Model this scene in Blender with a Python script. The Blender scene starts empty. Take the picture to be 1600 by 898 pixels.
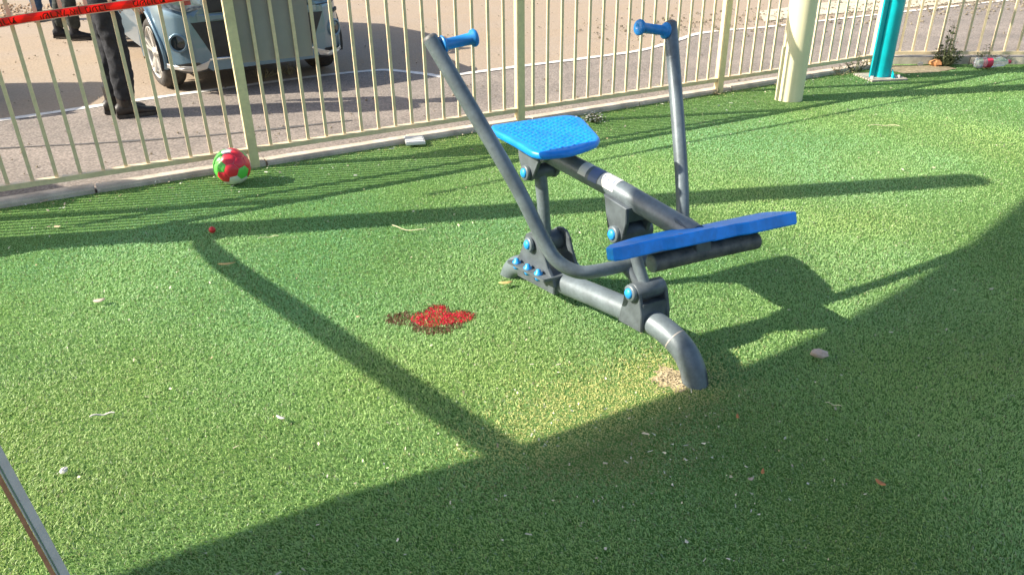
import bpy, bmesh, math, random
import numpy as np
from mathutils import Vector, Matrix, noise

rnd = random.Random(7)
nrg = np.random.default_rng(11)
SC = bpy.context.scene
COL = SC.collection
PI = math.pi
rad = math.radians

# ------------------------------------------------------------------ camera
CAM_H = 1.52
cd = bpy.data.cameras.new('camera')
cam = bpy.data.objects.new('camera', cd)
COL.objects.link(cam)
SC.camera = cam
cd.sensor_width = 36.0
cd.lens = 1196.3 / 1600 * 36.0
cd.clip_end = 500
cd.clip_start = 0.02
_p, _r = 0.4763, -0.0125
fw = Vector((0, math.cos(_p), -math.sin(_p)))
rt0 = Vector((1, 0, 0))
up0 = rt0.cross(fw)
rt = math.cos(_r) * rt0 + math.sin(_r) * up0
upv = -math.sin(_r) * rt0 + math.cos(_r) * up0
cam.matrix_world = Matrix(((rt.x, upv.x, -fw.x, 0), (rt.y, upv.y, -fw.y, 0), (rt.z, upv.z, -fw.z, CAM_H), (0, 0, 0, 1)))

# ------------------------------------------------------------------ light
SUN_AZ, SUN_EL = 8.4, 34.0            # azimuth the light travels towards, elevation
w = bpy.data.worlds.new('World')
SC.world = w
w.use_nodes = True
nt = w.node_tree
nt.nodes.clear()
out = nt.nodes.new('ShaderNodeOutputWorld')
bg = nt.nodes.new('ShaderNodeBackground')
sky = nt.nodes.new('ShaderNodeTexSky')
sky.sky_type = 'NISHITA'
sky.sun_disc = False
sky.sun_elevation = rad(SUN_EL)
sky.sun_rotation = rad(270 - SUN_AZ)
sky.dust_density = 2.0
bg.inputs['Strength'].default_value = 0.112
nt.links.new(sky.outputs[0], bg.inputs['Color'])
nt.links.new(bg.outputs[0], out.inputs['Surface'])
sd = bpy.data.lights.new('sun', 'SUN')
sd.energy = 5.0
sd.angle = rad(0.35)
sd.color = (1.0, 0.93, 0.80)
sun = bpy.data.objects.new('sun', sd)
COL.objects.link(sun)
ldir = Vector((math.cos(rad(SUN_AZ)) * math.cos(rad(SUN_EL)), math.sin(rad(SUN_AZ)) * math.cos(rad(SUN_EL)), -math.sin(rad(SUN_EL))))
sun.rotation_euler = ldir.to_track_quat('-Z', 'Y').to_euler()
sun.location = (-8, -2, 8)
SC.view_settings.view_transform = 'Standard'
SC.view_settings.look = 'None'
SC.view_settings.exposure = 1.07
SC.view_settings.gamma = 1.0

# ------------------------------------------------------------------ materials
def mat(name, col, rough=0.6, metal=0.0, spec=0.5, var=0.0, vscale=8.0, bump=0.0, bscale=60.0, col2=None, trans=0.0, alpha=1.0, coat=0.0, detail=4.0, fine=0.0, fscale=200.0, chips=None):
    m = bpy.data.materials.new(name)
    m.use_nodes = True
    t = m.node_tree
    b = t.nodes['Principled BSDF']
    b.inputs['Roughness'].default_value = rough
    b.inputs['Metallic'].default_value = metal
    b.inputs['Specular IOR Level'].default_value = spec
    b.inputs['Transmission Weight'].default_value = trans
    b.inputs['Alpha'].default_value = alpha
    b.inputs['Coat Weight'].default_value = coat
    b.inputs['Base Color'].default_value = (*col, 1)
    tc = t.nodes.new('ShaderNodeTexCoord')
    src = None
    if var > 0 or col2:
        n = t.nodes.new('ShaderNodeTexNoise')
        n.inputs['Scale'].default_value = vscale
        n.inputs['Detail'].default_value = detail
        n.inputs['Roughness'].default_value = 0.65
        t.links.new(tc.outputs['Object'], n.inputs['Vector'])
        rmp = t.nodes.new('ShaderNodeMapRange')
        rmp.inputs[1].default_value = 0.35
        rmp.inputs[2].default_value = 0.65
        t.links.new(n.outputs['Fac'], rmp.inputs[0])
        mx = t.nodes.new('ShaderNodeMix')
        mx.data_type = 'RGBA'
        mx.inputs['A'].default_value = (*[c * (1 - var) for c in col], 1)
        c2 = col2 if col2 else [min(1, c * (1 + var)) for c in col]
        mx.inputs['B'].default_value = (*c2, 1)
        t.links.new(rmp.outputs[0], mx.inputs['Factor'])
        src = mx.outputs['Result']
    if fine > 0:
        n2 = t.nodes.new('ShaderNodeTexNoise')
        n2.inputs['Scale'].default_value = fscale
        n2.inputs['Detail'].default_value = 3
        t.links.new(tc.outputs['Object'], n2.inputs['Vector'])
        r2 = t.nodes.new('ShaderNodeMapRange')
        r2.inputs[1].default_value = 0.3
        r2.inputs[2].default_value = 0.7
        r2.inputs[3].default_value = 1 - fine
        r2.inputs[4].default_value = 1 + fine
        t.links.new(n2.outputs['Fac'], r2.inputs[0])
        mul = t.nodes.new('ShaderNodeVectorMath')
        mul.operation = 'SCALE'
        if src: t.links.new(src, mul.inputs[0])
        else: mul.inputs[0].default_value = col
        t.links.new(r2.outputs[0], mul.inputs['Scale'])
        src = mul.outputs[0]
    if chips:
        cc, cs, ct = chips
        n4 = t.nodes.new('ShaderNodeTexNoise')
        n4.inputs['Scale'].default_value = cs
        n4.inputs['Detail'].default_value = 5
        n4.inputs['Roughness'].default_value = 0.7
        n5 = t.nodes.new('ShaderNodeMapRange')
        n5.inputs[1].default_value = ct
        n5.inputs[2].default_value = ct + 0.025
        mp = t.nodes.new('ShaderNodeMapping')
        mp.inputs['Scale'].default_value = (1, 1, 0.6)
        t.links.new(tc.outputs['Object'], mp.inputs['Vector'])
        t.links.new(mp.outputs[0], n4.inputs['Vector'])
        t.links.new(n4.outputs['Fac'], n5.inputs[0])
        m4 = t.nodes.new('ShaderNodeMix'); m4.data_type = 'RGBA'
        m4.inputs['A'].default_value = (*col, 1)
        if src: t.links.new(src, m4.inputs['A'])
        m4.inputs['B'].default_value = (*cc, 1)
        t.links.new(n5.outputs[0], m4.inputs['Factor'])
        src = m4.outputs['Result']
    if src: t.links.new(src, b.inputs['Base Color'])
    if bump > 0:
        n3 = t.nodes.new('ShaderNodeTexNoise')
        n3.inputs['Scale'].default_value = bscale
        n3.inputs['Detail'].default_value = 4
        t.links.new(tc.outputs['Object'], n3.inputs['Vector'])
        bp = t.nodes.new('ShaderNodeBump')
        bp.inputs['Strength'].default_value = bump
        bp.inputs['Distance'].default_value = 0.01
        t.links.new(n3.outputs['Fac'], bp.inputs['Height'])
        t.links.new(bp.outputs[0], b.inputs['Normal'])
    return m

M = {}
M['steel'] = mat('grey_powder_coat', (0.135, 0.165, 0.18), 0.42, 0.15, 0.5, 0.22, 9, 0.08, 300, fine=0.10, fscale=90, chips=((0.30, 0.29, 0.26), 22, 0.705))
M['steel_worn'] = mat('grey_powder_coat_worn', (0.09, 0.10, 0.105), 0.55, 0.1, 0.5, 0.3, 25, 0.15, 120, col2=(0.16, 0.15, 0.14), chips=((0.30, 0.26, 0.22), 30, 0.64))
M['bracket'] = mat('dark_bracket_coat', (0.10, 0.118, 0.13), 0.45, 0.1, 0.5, 0.25, 14, 0.08, 200, chips=((0.28, 0.26, 0.23), 26, 0.70))
M['scuff'] = mat('bare_scuff', (0.42, 0.38, 0.34), 0.6, 0.2, 0.5, 0.3, 40)
M['blue'] = mat('blue_plastic', (0.004, 0.235, 0.74), 0.40, 0, 0.5, 0.14, 12, 0.03, 150, fine=0.06, fscale=30, chips=((0.03, 0.16, 0.42), 18, 0.66))
M['bluedk'] = mat('blue_plastic_footrest', (0.0, 0.27, 0.88), 0.42, 0, 0.5, 0.18, 16, 0.04, 150, chips=((0.10, 0.14, 0.25), 16, 0.66))
M['grip'] = mat('light_blue_grip', (0.02, 0.22, 0.55), 0.38, 0, 0.5, 0.12, 30, 0.03, 200)
M['cap'] = mat('blue_cap_plastic', (0.02, 0.30, 0.72), 0.4, 0, 0.5, 0.1, 30)
M['cream'] = mat('cream_paint', (0.70, 0.60, 0.34), 0.45, 0, 0.5, 0.12, 7, 0.04, 60, fine=0.05, fscale=50, chips=((0.30, 0.17, 0.09), 20, 0.72))
M['creambar'] = mat('cream_paint_bar', (0.72, 0.57, 0.36), 0.5, 0, 0.5, 0.12, 9, 0.04, 60, fine=0.06, fscale=50, chips=((0.52, 0.30, 0.16), 14, 0.66))
M['creampost'] = mat('cream_column_paint', (0.74, 0.67, 0.45), 0.42, 0, 0.5, 0.05, 4, 0.02, 60)
M['teal'] = mat('teal_paint', (0.0, 0.42, 0.47), 0.35, 0, 0.5, 0.1, 8, 0.03, 60)
M['concrete'] = mat('concrete', (0.52, 0.45, 0.36), 0.85, 0, 0.3, 0.25, 6, 0.4, 140, fine=0.14, fscale=260)
M['base'] = mat('turf_backing', (0.13, 0.27, 0.06), 0.95, 0, 0.1, 0.35, 26, 0.5, 300, col2=(0.15, 0.27, 0.08))
M['soil'] = mat('soil', (0.42, 0.345, 0.22), 0.95, 0, 0.1, 0.3, 20, 0.6, 90, fine=0.3, fscale=220)
M['white_line'] = mat('white_road_paint', (0.72, 0.68, 0.62), 0.8, 0, 0.3, 0.18, 8, 0.1, 120, fine=0.12, fscale=120)
M['darkstrip'] = mat('dark_strip', (0.10, 0.095, 0.09), 0.8, 0, 0.3, 0.2, 9)
M['rubber'] = mat('tyre_rubber', (0.045, 0.043, 0.04), 0.8, 0, 0.3, 0.25, 20, 0.2, 90, col2=(0.08, 0.07, 0.06))
M['alloy'] = mat('alloy', (0.62, 0.60, 0.56), 0.35, 0.6, 0.5, 0.06, 12)
M['carpaint'] = mat('light_blue_car_paint', (0.125, 0.205, 0.265), 0.28, 0.35, 0.5, 0.04, 5, coat=0.6)
M['carblack'] = mat('black_car_plastic', (0.025, 0.028, 0.03), 0.55, 0, 0.4, 0.2, 14)
M['chrome'] = mat('satin_trim', (0.7, 0.72, 0.74), 0.25, 0.8)
M['carglass'] = mat('car_glass', (0.02, 0.03, 0.035), 0.06, 0, 0.8)
M['lamp'] = mat('lamp_glass', (0.25, 0.33, 0.40), 0.08, 0.4, 0.8, 0.5, 14)
M['lampred'] = mat('lamp_red', (0.35, 0.05, 0.05), 0.15, 0, 0.8)
M['plate'] = mat('licence_plate', (0.75, 0.76, 0.80), 0.5)
M['plateblue'] = mat('licence_plate_ink', (0.08, 0.10, 0.30), 0.5)
M['board'] = mat('grey_board', (0.31, 0.28, 0.255), 0.75, 0, 0.3, 0.05, 5, 0.05, 40)
M['tape'] = mat('red_tape', (0.88, 0.05, 0.045), 0.4, 0, 0.5, 0.08, 20)
_t = M['tape'].node_tree; _tr = _t.nodes.new('ShaderNodeBsdfTranslucent'); _tr.inputs['Color'].default_value = (0.95, 0.06, 0.05, 1)
_mx = _t.nodes.new('ShaderNodeMixShader'); _mx.inputs[0].default_value = 0.5
_t.links.new(_t.nodes['Principled BSDF'].outputs[0], _mx.inputs[1]); _t.links.new(_tr.outputs[0], _mx.inputs[2]); _t.links.new(_mx.outputs[0], _t.nodes['Material Output'].inputs['Surface'])
M['tapeedge'] = mat('tape_edge', (0.85, 0.50, 0.45), 0.45)
M['ink'] = mat('black_print', (0.05, 0.006, 0.006), 0.5)
M['skin'] = mat('skin', (0.45, 0.26, 0.18), 0.55, 0, 0.4, 0.08, 20)
M['hair'] = mat('dark_hair', (0.02, 0.015, 0.012), 0.7, 0, 0.3, 0.3, 60)
M['trousers'] = mat('black_trousers', (0.028, 0.029, 0.033), 0.85, 0, 0.2, 0.3, 14, 0.5, 30)
M['trousers2'] = mat('dark_olive_trousers', (0.045, 0.05, 0.045), 0.85, 0, 0.2, 0.3, 14, 0.5, 30)
M['jeans'] = mat('blue_jeans', (0.05, 0.09, 0.16), 0.85, 0, 0.2, 0.3, 14, 0.3, 30)
M['shirt'] = mat('dark_shirt', (0.03, 0.035, 0.05), 0.85, 0, 0.2, 0.2, 10, 0.3, 30)
M['boot'] = mat('dark_brown_boot', (0.028, 0.022, 0.018), 0.5, 0, 0.4, 0.3, 20, 0.2, 60)
M['label'] = mat('pale_sticker', (0.70, 0.69, 0.64), 0.5, 0, 0.4, 0.05, 30)
M['labelblue'] = mat('sticker_print', (0.12, 0.17, 0.30), 0.5)
M['stone'] = mat('pinkish_stone', (0.55, 0.43, 0.34), 0.85, 0, 0.3, 0.15, 30, 0.3, 80)
M['rubblem'] = mat('rubble_grey', (0.42, 0.36, 0.28), 0.9, 0, 0.2, 0.35, 3, col2=(0.24, 0.20, 0.14))
M['drybrown'] = mat('dry_brown_leaf', (0.40, 0.27, 0.17), 0.85, 0, 0.2, 0.3, 5, col2=(0.52, 0.38, 0.26))
M['leaf_tan'] = mat('tan_leaf', (0.55, 0.40, 0.16), 0.7, 0, 0.3, 0.2, 30)
M['leaf_orange'] = mat('orange_leaf', (0.62, 0.25, 0.10), 0.7, 0, 0.3, 0.2, 30)
M['straw'] = mat('pale_straw', (0.62, 0.58, 0.36), 0.7, 0, 0.3, 0.15, 30)
M['paper'] = mat('pale_paper', (0.58, 0.55, 0.49), 0.7, 0, 0.3, 0.06, 20)
M['redplastic'] = mat('red_plastic', (0.6, 0.03, 0.03), 0.4)
M['weed'] = mat('weed_green', (0.07, 0.10, 0.04), 0.7, 0, 0.3, 0.3, 40, col2=(0.13, 0.14, 0.07))
M['weeddry'] = mat('dry_weed', (0.30, 0.26, 0.15), 0.8, 0, 0.3, 0.3, 40)
M['brick'] = mat('orange_rubble', (0.60, 0.28, 0.12), 0.85, 0, 0.3, 0.2, 30, 0.3, 80)
M['bottle'] = mat('clear_plastic', (0.90, 0.93, 0.95), 0.10, 0, 0.5, trans=0.85, alpha=1.0, bump=0.5, bscale=25)
M['bottlelabel'] = mat('red_label', (0.62, 0.04, 0.09), 0.4)
M['ballred'] = mat('ball_red', (0.72, 0.03, 0.05), 0.35, 0, 0.5, 0.08, 20)
M['ballgreen'] = mat('ball_green', (0.12, 0.55, 0.08), 0.35, 0, 0.5, 0.08, 20)
M['ballwhite'] = mat('ball_white', (0.70, 0.68, 0.62), 0.4, 0, 0.5, 0.08, 20)
M['rod'] = mat('brushed_rod', (0.80, 0.69, 0.62), 0.5, 0.0, 0.5, 0.1, 12)
M['rodrust'] = mat('rusty_side', (0.62, 0.27, 0.14), 0.6, 0, 0.4, 0.2, 20)
M['wall'] = mat('plaster', (0.55, 0.50, 0.42), 0.9, 0, 0.2, 0.1, 2)

def attr_mat(name, rough, translucent=0.25):
    m = bpy.data.materials.new(name)
    m.use_nodes = True
    t = m.node_tree
    b = t.nodes['Principled BSDF']
    a = t.nodes.new('ShaderNodeAttribute')
    a.attribute_name = 'tint'
    t.links.new(a.outputs['Color'], b.inputs['Base Color'])
    b.inputs['Roughness'].default_value = rough
    b.inputs['Specular IOR Level'].default_value = 0.35
    if translucent > 0:
        tr = t.nodes.new('ShaderNodeBsdfTranslucent')
        t.links.new(a.outputs['Color'], tr.inputs['Color'])
        mx = t.nodes.new('ShaderNodeMixShader')
        mx.inputs[0].default_value = translucent
        t.links.new(b.outputs[0], mx.inputs[1])
        t.links.new(tr.outputs[0], mx.inputs[2])
        t.links.new(mx.outputs[0], t.nodes['Material Output'].inputs['Surface'])
    return m
M['blade'] = attr_mat('turf_blade', 0.5, 0.38)
M['fleck'] = attr_mat('fleck', 0.8, 0.0)

# ------------------------------------------------------------------ builders
def tag(o, label=None, cat=None, group=None, kind=None):
    if label: o['label'] = label
    if cat: o['category'] = cat
    if group: o['group'] = group
    if kind: o['kind'] = kind
    return o

def empty(name, loc, label, cat, group=None, rz=0.0):
    o = bpy.data.objects.new(name, None)
    COL.objects.link(o)
    o.location = loc
    o.rotation_euler = (0, 0, rz)
    o.empty_display_size = 0.1
    return tag(o, label, cat, group)

def worldloc(o):
    v = Vector((0, 0, 0))
    while o:
        v += Vector(o.location)
        o = o.parent
    return v

class MB:
    def __init__(s):
        s.v, s.f, s.sm = [], [], []
    def add(s, vs, fs, smooth=False):
        n = len(s.v)
        s.v += [tuple(v) for v in vs]
        s.f += [tuple(i + n for i in f) for f in fs]
        s.sm += [smooth] * len(fs)
        return s
    def box(s, c, e, X=(1, 0, 0), Y=(0, 1, 0), Z=(0, 0, 1)):
        c = Vector(c); X = Vector(X).normalized() * e[0] / 2; Y = Vector(Y).normalized() * e[1] / 2; Z = Vector(Z).normalized() * e[2] / 2
        vs = [c + X * i + Y * j + Z * k for i in (-1, 1) for j in (-1, 1) for k in (-1, 1)]
        return s.add(vs, [(0, 1, 3, 2), (4, 6, 7, 5), (0, 4, 5, 1), (2, 3, 7, 6), (0, 2, 6, 4), (1, 5, 7, 3)])
    def tube(s, pts, r, seg=16, caps=True, smooth=True):
        pts = [Vector(p) for p in pts]
        n = len(pts)
        rs = r if isinstance(r, (list, tuple)) else [r] * n
        tang = [(pts[min(i + 1, n - 1)] - pts[max(i - 1, 0)]).normalized() for i in range(n)]
        a = tang[0].orthogonal().normalized()
        vs = []
        for i in range(n):
            t = tang[i]
            a = (a - t * a.dot(t)).normalized()
            b = t.cross(a)
            for k in range(seg):
                th = 2 * PI * k / seg
                vs.append(pts[i] + (a * math.cos(th) + b * math.sin(th)) * rs[i])
        fs = [(i * seg + k, i * seg + (k + 1) % seg, (i + 1) * seg + (k + 1) % seg, (i + 1) * seg + k) for i in range(n - 1) for k in range(seg)]
        s.add(vs, fs, smooth)
        if caps:
            s.add(vs[:seg], [tuple(range(seg))[::-1]])
            s.add(vs[-seg:], [tuple(range(seg))])
        return s
    def prism(s, poly, depth, smooth=False, bevel=0.0):
        """poly: list of Vectors (planar); depth: Vector offset; bevel shrinks both faces"""
        poly = [Vector(p) for p in poly]
        d = Vector(depth)
        n = len(poly)
        c = sum(poly, Vector()) / n
        if bevel > 0:
            dn = d.normalized()
            inner = [p + (c - p).normalized() * bevel for p in poly]
            rings = [inner, [p + dn * bevel for p in poly], [p + d - dn * bevel for p in poly], [p + d for p in inner]]
        else:
            rings = [poly, [p + d for p in poly]]
        vs = [p for r_ in rings for p in r_]
        fs = [(i * n + k, i * n + (k + 1) % n, (i + 1) * n + (k + 1) % n, (i + 1) * n + k) for i in range(len(rings) - 1) for k in range(n)]
        s.add(vs, fs, smooth)
        s.add(rings[0], [tuple(range(n))[::-1]])
        s.add(rings[-1], [tuple(range(n))])
        return s
    def lathe(s, p0, axis, prof, seg=20, smooth=True):
        """prof: list of (distance along axis, radius)"""
        p0 = Vector(p0); ax = Vector(axis).normalized()
        a = ax.orthogonal().normalized(); b = ax.cross(a)
        vs = []
        for h, r in prof:
            for k in range(seg):
                th = 2 * PI * k / seg
                vs.append(p0 + ax * h + (a * math.cos(th) + b * math.sin(th)) * max(r, 1e-5))
        n = len(prof)
        fs = [(i * seg + k, i * seg + (k + 1) % seg, (i + 1) * seg + (k + 1) % seg, (i + 1) * seg + k) for i in range(n - 1) for k in range(seg)]
        return s.add(vs, fs, smooth)
    def blob(s, c, r, seg=8, rings=6, jitter=0.0, scale=(1, 1, 1), smooth=True):
        vs = []
        for i in range(rings + 1):
            ph = PI * i / rings
            for k in range(seg):
                th = 2 * PI * k / seg
                j = 1 + jitter * rnd.uniform(-1, 1)
                vs.append((c[0] + r * j * math.sin(ph) * math.cos(th) * scale[0], c[1] + r * j * math.sin(ph) * math.sin(th) * scale[1], c[2] + r * j * math.cos(ph) * scale[2]))
        fs = [(i * seg + k, (i + 1) * seg + k, (i + 1) * seg + (k + 1) % seg, i * seg + (k + 1) % seg) for i in range(rings) for k in range(seg)]
        return s.add(vs, fs, smooth)
    def mesh(s, name, m, off=(0, 0, 0)):
        me = bpy.data.meshes.new(name)
        o = Vector(off)
        me.from_pydata([tuple(Vector(v) - o) for v in s.v], [], s.f)
        me.polygons.foreach_set('use_smooth', s.sm)
        me.materials.append(m)
        me.validate()
        bm = bmesh.new(); bm.from_mesh(me)
        bmesh.ops.recalc_face_normals(bm, faces=bm.faces)
        bm.to_mesh(me); bm.free()
        me.update()
        return me
    def build(s, name, m, parent=None, local=False, at=None):
        """vertices are world coordinates unless local"""
        off = Vector((0, 0, 0))
        if parent is not None and not local: off = worldloc(parent)
        if at is not None: off = Vector(at)
        o = bpy.data.objects.new(name, s.mesh(name, m, off))
        COL.objects.link(o)
        if at is not None: o.location = Vector(at) - (worldloc(parent) if parent is not None else Vector())
        if parent is not None: o.parent = parent
        return o

def smoothpath(pts, n=6):
    pts = [Vector(p) for p in pts]
    P = [pts[0] * 2 - pts[1]] + pts + [pts[-1] * 2 - pts[-2]]
    res = []
    for i in range(1, len(P) - 2):
        for k in range(n):
            t = k / n
            a, b, c, d = P[i - 1], P[i], P[i + 1], P[i + 2]
            res.append(0.5 * ((2 * b) + (c - a) * t + (2 * a - 5 * b + 4 * c - d) * t * t + (3 * b - a - 3 * c + d) * t ** 3))
    res.append(P[-2])
    return res

def closedsmooth(pts, n=4):
    pts = [Vector(p) for p in pts]
    N = len(pts)
    res = []
    for i in range(N):
        a, b, c, d = pts[i - 1], pts[i], pts[(i + 1) % N], pts[(i + 2) % N]
        for k in range(n):
            t = k / n
            res.append(0.5 * ((2 * b) + (c - a) * t + (2 * a - 5 * b + 4 * c - d) * t * t + (3 * b - a - 3 * c + d) * t ** 3))
    return res

def sheet(name, poly, z, m, kind='structure', thick=0.0):
    me = bpy.data.meshes.new(name)
    me.from_pydata([(x, y, z) for x, y in poly], [], [tuple(range(len(poly)))])
    me.materials.append(m)
    o = bpy.data.objects.new(name, me)
    COL.objects.link(o)
    if kind: o['kind'] = kind
    return o

def copy_tree(o, parent=None):
    c = o.copy()
    COL.objects.link(c)
    if parent is not None: c.parent = parent
    for ch in [x for x in bpy.data.objects if x.parent == o]:
        copy_tree(ch, c)
    return c

# ------------------------------------------------------------------ layout: the long fence line
F0 = Vector((-1.6163, 4.6612, 0))
FA = 0.4984
FD = Vector((math.cos(FA), math.sin(FA), 0))
FN = Vector((-math.sin(FA), math.cos(FA), 0))      # outward, to the car park
SP = 0.0856 * 1.4
def fp(s, o=0.0, z=0.0): return F0 + FD * s + FN * o + Vector((0, 0, z))
CORNER = F0 + FD * (48 * SP) + FD * 0.03
G0 = Vector((3.60, 7.575, 0))
GA = rad(-3.8)
GD = Vector((math.cos(GA), math.sin(GA), 0))
GN = Vector((-math.sin(GA), math.cos(GA), 0))
GSP = 0.1215
def gp(s, o=0.0, z=0.0): return G0 + GD * s + GN * o + Vector((0, 0, z))

# ------------------------------------------------------------------ ground sheets
def ground_material():
    m = mat('sandy_ground', (0.43, 0.33, 0.235), 0.95, 0, 0.15, 0.22, 0.9, 0.5, 40, col2=(0.33, 0.265, 0.205), detail=8, fine=0.16, fscale=60)
    return m
def asphalt_material():
    m = mat('asphalt', (0.235, 0.203, 0.178), 0.92, 0, 0.2, 0.14, 1.3, 0.6, 160, col2=(0.285, 0.24, 0.205), detail=8, fine=0.42, fscale=70)
    return m
M['sand'] = ground_material()
M['asphalt'] = asphalt_material()
sheet('ground', [(-150, -150), (150, -150), (150, 150), (-150, 150)], -0.012, M['sand'])
# asphalt: between the kerb and the white line
line_l = [(-9.0, 2.1), (-5.2, 5.0), (-3.947, 5.885), (-3.34, 6.338), (-2.5, 6.92), (-1.791, 7.367), (-1.35, 7.57), (-1.16, 7.585), (-0.85, 7.42), (-0.62, 7.25)]
line_r = [(-0.62, 7.25), (0.09, 7.67), (0.75, 8.03), (1.401, 8.436), (1.85, 8.95), (2.243, 9.456), (2.7, 9.72), (3.219, 9.913), (4.961, 10.823), (9, 12.9), (16, 16.5)]
asp = line_l[:-1] + line_r
poly = asp + [(16, 6.7), (fp(48 * SP, 0.03).x + 0.1, 7.54)] + [(fp(s, 0.03).x, fp(s, 0.03).y) for s in (5.5, -3, -12)]
sheet('car_park', poly, -0.006, M['asphalt'])

def ribbon(name, pts, width, z, m, kind='structure', jitter=0.0):
    P = smoothpath([(x, y, z) for x, y in pts], 6)
    vs, fs = [], []
    for i, p in enumerate(P):
        t = (P[min(i + 1, len(P) - 1)] - P[max(i - 1, 0)]).normalized()
        n = Vector((-t.y, t.x, 0))
        wv = width / 2 * (1 + jitter * rnd.uniform(-1, 1))
        vs += [p + n * wv, p - n * wv]
    for i in range(len(P) - 1): fs.append((2 * i, 2 * i + 1, 2 * i + 3, 2 * i + 2))
    mb = MB(); mb.add(vs, fs)
    o = mb.build(name, m)
    if kind: o['kind'] = kind
    return o
ribbon('painted_line', line_l, 0.085, -0.002, M['white_line'], jitter=0.12)
ribbon('painted_line', line_r[:1] + [(-0.3, 7.44)] + line_r[1:], 0.08, 0.001, M['white_line'], jitter=0.2)
ribbon('asphalt_dark_strip', [(-4.6, 4.9), (-3.5, 5.13), (-2.8, 5.24), (-2.016, 5.427), (-1.2, 5.75)], 0.035, -0.002, M['darkstrip'], jitter=0.5)  # thin dark strip of uneven width across the asphalt
# pale worn concrete slab beyond the line on the right
sheet('concrete_apron', [(3.3, 10.35), (3.9, 10.75), (6.3, 11.75), (9.5, 13.3), (9.0, 14.2), (5.6, 12.7), (3.5, 11.3)], -0.003, mat('pale_concrete', (0.50, 0.45, 0.34), 0.9, 0, 0.2, 0.2, 3, 0.2, 60, fine=0.1, fscale=90))

# turf backing
turfpoly = [(-9, -4), (12, -4), (gp(9, -0.02).x, gp(9, -0.02).y), (G0.x, G0.y - 0.02)] + [(fp(s, -0.035).x, fp(s, -0.035).y) for s in (5.85, 0, -9)]
sheet('turf_ground', turfpoly, 0.0, M['base'])
sheet('bare_soil', [(3.5, 7.32), (3.62, 7.12), (3.95, 7.16), (4.2, 7.3), (4.15, 7.42), (3.6, 7.5)], 0.004, M['soil'])

# kerb stones, each its own piece
kerb = bpy.data.objects.new('kerb', None); COL.objects.link(kerb); kerb['kind'] = 'structure'
KL = 0.975
for k in range(-8, 6):
    s0 = 0.07 + k * KL + 0.006; s1 = 0.07 + (k + 1) * KL - 0.006
    if k == 5: s1 = 5.83
    if s1 <= s0: continue
    dz = rnd.uniform(-0.003, 0.004); do = rnd.uniform(-0.004, 0.004)
    mb = MB()
    prof = [(-0.035, -0.06), (-0.035, 0.018), (-0.022, 0.030), (0.062, 0.030), (0.075, 0.018), (0.075, -0.06)]
    vs = []
    for s in (s0, (s0 + s1) / 2, s1):
        for (o_, z_) in prof: vs.append(fp(s, o_ + do, z_ + dz))
    n = len(prof)
    fs = [(i * n + j, i * n + (j + 1) % n, (i + 1) * n + (j + 1) % n, (i + 1) * n + j) for i in range(2) for j in range(n)] + [tuple(range(n)), tuple(range(2 * n, 3 * n))]
    mb.add(vs, fs)
    mb.build('kerb_stone', M['concrete'], kerb)
for k in range(0, 7):
    mb = MB()
    c = gp(-0.15 + (k + 0.5) * KL, 0.04, 0.0)
    mb.box(c, (KL - 0.012, 0.11, 0.13), GD, GN)
    mb.build('kerb_stone', M['concrete'], kerb)

# ------------------------------------------------------------------ fences
FH = 1.50
fence = empty('bar_fence', fp(0), 'long cream painted steel bar fence behind the rowing machine, dividing turf from car park', 'fence')
def bar_mesh(h, wd=0.0195, name='bar'):
    return MB().box((0, 0, h / 2), (wd, 0.0125, h), FD, FN).mesh(name, M['creambar'])
bm_ = bar_mesh(FH - 0.14)
def put(me, name, parent, p, rz=0.0):
    o = bpy.data.objects.new(name, me)
    COL.objects.link(o)
    o.parent = parent
    o.location = Vector(p) - Vector(parent.location)
    o.rotation_euler = (0, 0, rz)
    return o
postme = MB().box((0, 0, (FH + 0.06) / 2), (0.055, 0.055, FH + 0.06), FD, FN).mesh('post', M['cream'])
railme = MB().box((0, 0, 0), (16 * SP - 0.056, 0.042, 0.03), FD, FN).mesh('rail', M['creambar'])
railtop = MB().box((0, 0, 0), (16 * SP - 0.056, 0.046, 0.042), FD, FN).mesh('rail', M['creambar'])
for pnl in range(-2, 3):
    put(postme, 'post', fence, fp(pnl * 16 * SP, -0.012, -0.04))
    if pnl == 2: pass
    put(railme, 'rail', fence, fp((pnl + 0.5) * 16 * SP, 0, 0.105))
    put(railtop, 'rail', fence, fp((pnl + 0.5) * 16 * SP, 0, FH - 0.02))
    for i in range(1, 16):
        n = pnl * 16 + i
        put(bm_, 'bar', fence, fp(n * SP, 0, 0.1201))
put(postme, 'post', fence, fp(48 * SP, -0.012, -0.04))

fence2 = empty('bar_fence', gp(0), 'shorter cream bar fence running right from the teal pole behind the weeds', 'fence')
ang = GA - FA
for i in range(0, 22):
    put(bm_, 'bar', fence2, gp(0.155 + i * GSP, 0, 0.1201), ang)
    
put(postme, 'post', fence2, gp(0.02, 0, -0.04), ang)
put(postme, 'post', fence2, gp(0.155 + 22 * GSP, 0, -0.04), ang)
for z_ in (0.105, FH - 0.02):
    MB().box(gp(0.10 + 11 * GSP, 0, z_), (22 * GSP, 0.042, 0.03 if z_ < 1 else 0.042), GD, GN).build('rail', M['creambar'], fence2)

# board hung on the outer side of the fence
bo = MB().box(fp(0.235, 0.026, 0.93), (0.46, 0.012, 0.60), FD, FN).build('grey_board', M['board'], at=fp(0.235, 0.026, 0.63))
tag(bo, 'plain grey board hung on the outer side of the fence, in front of the car', 'board')

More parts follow.
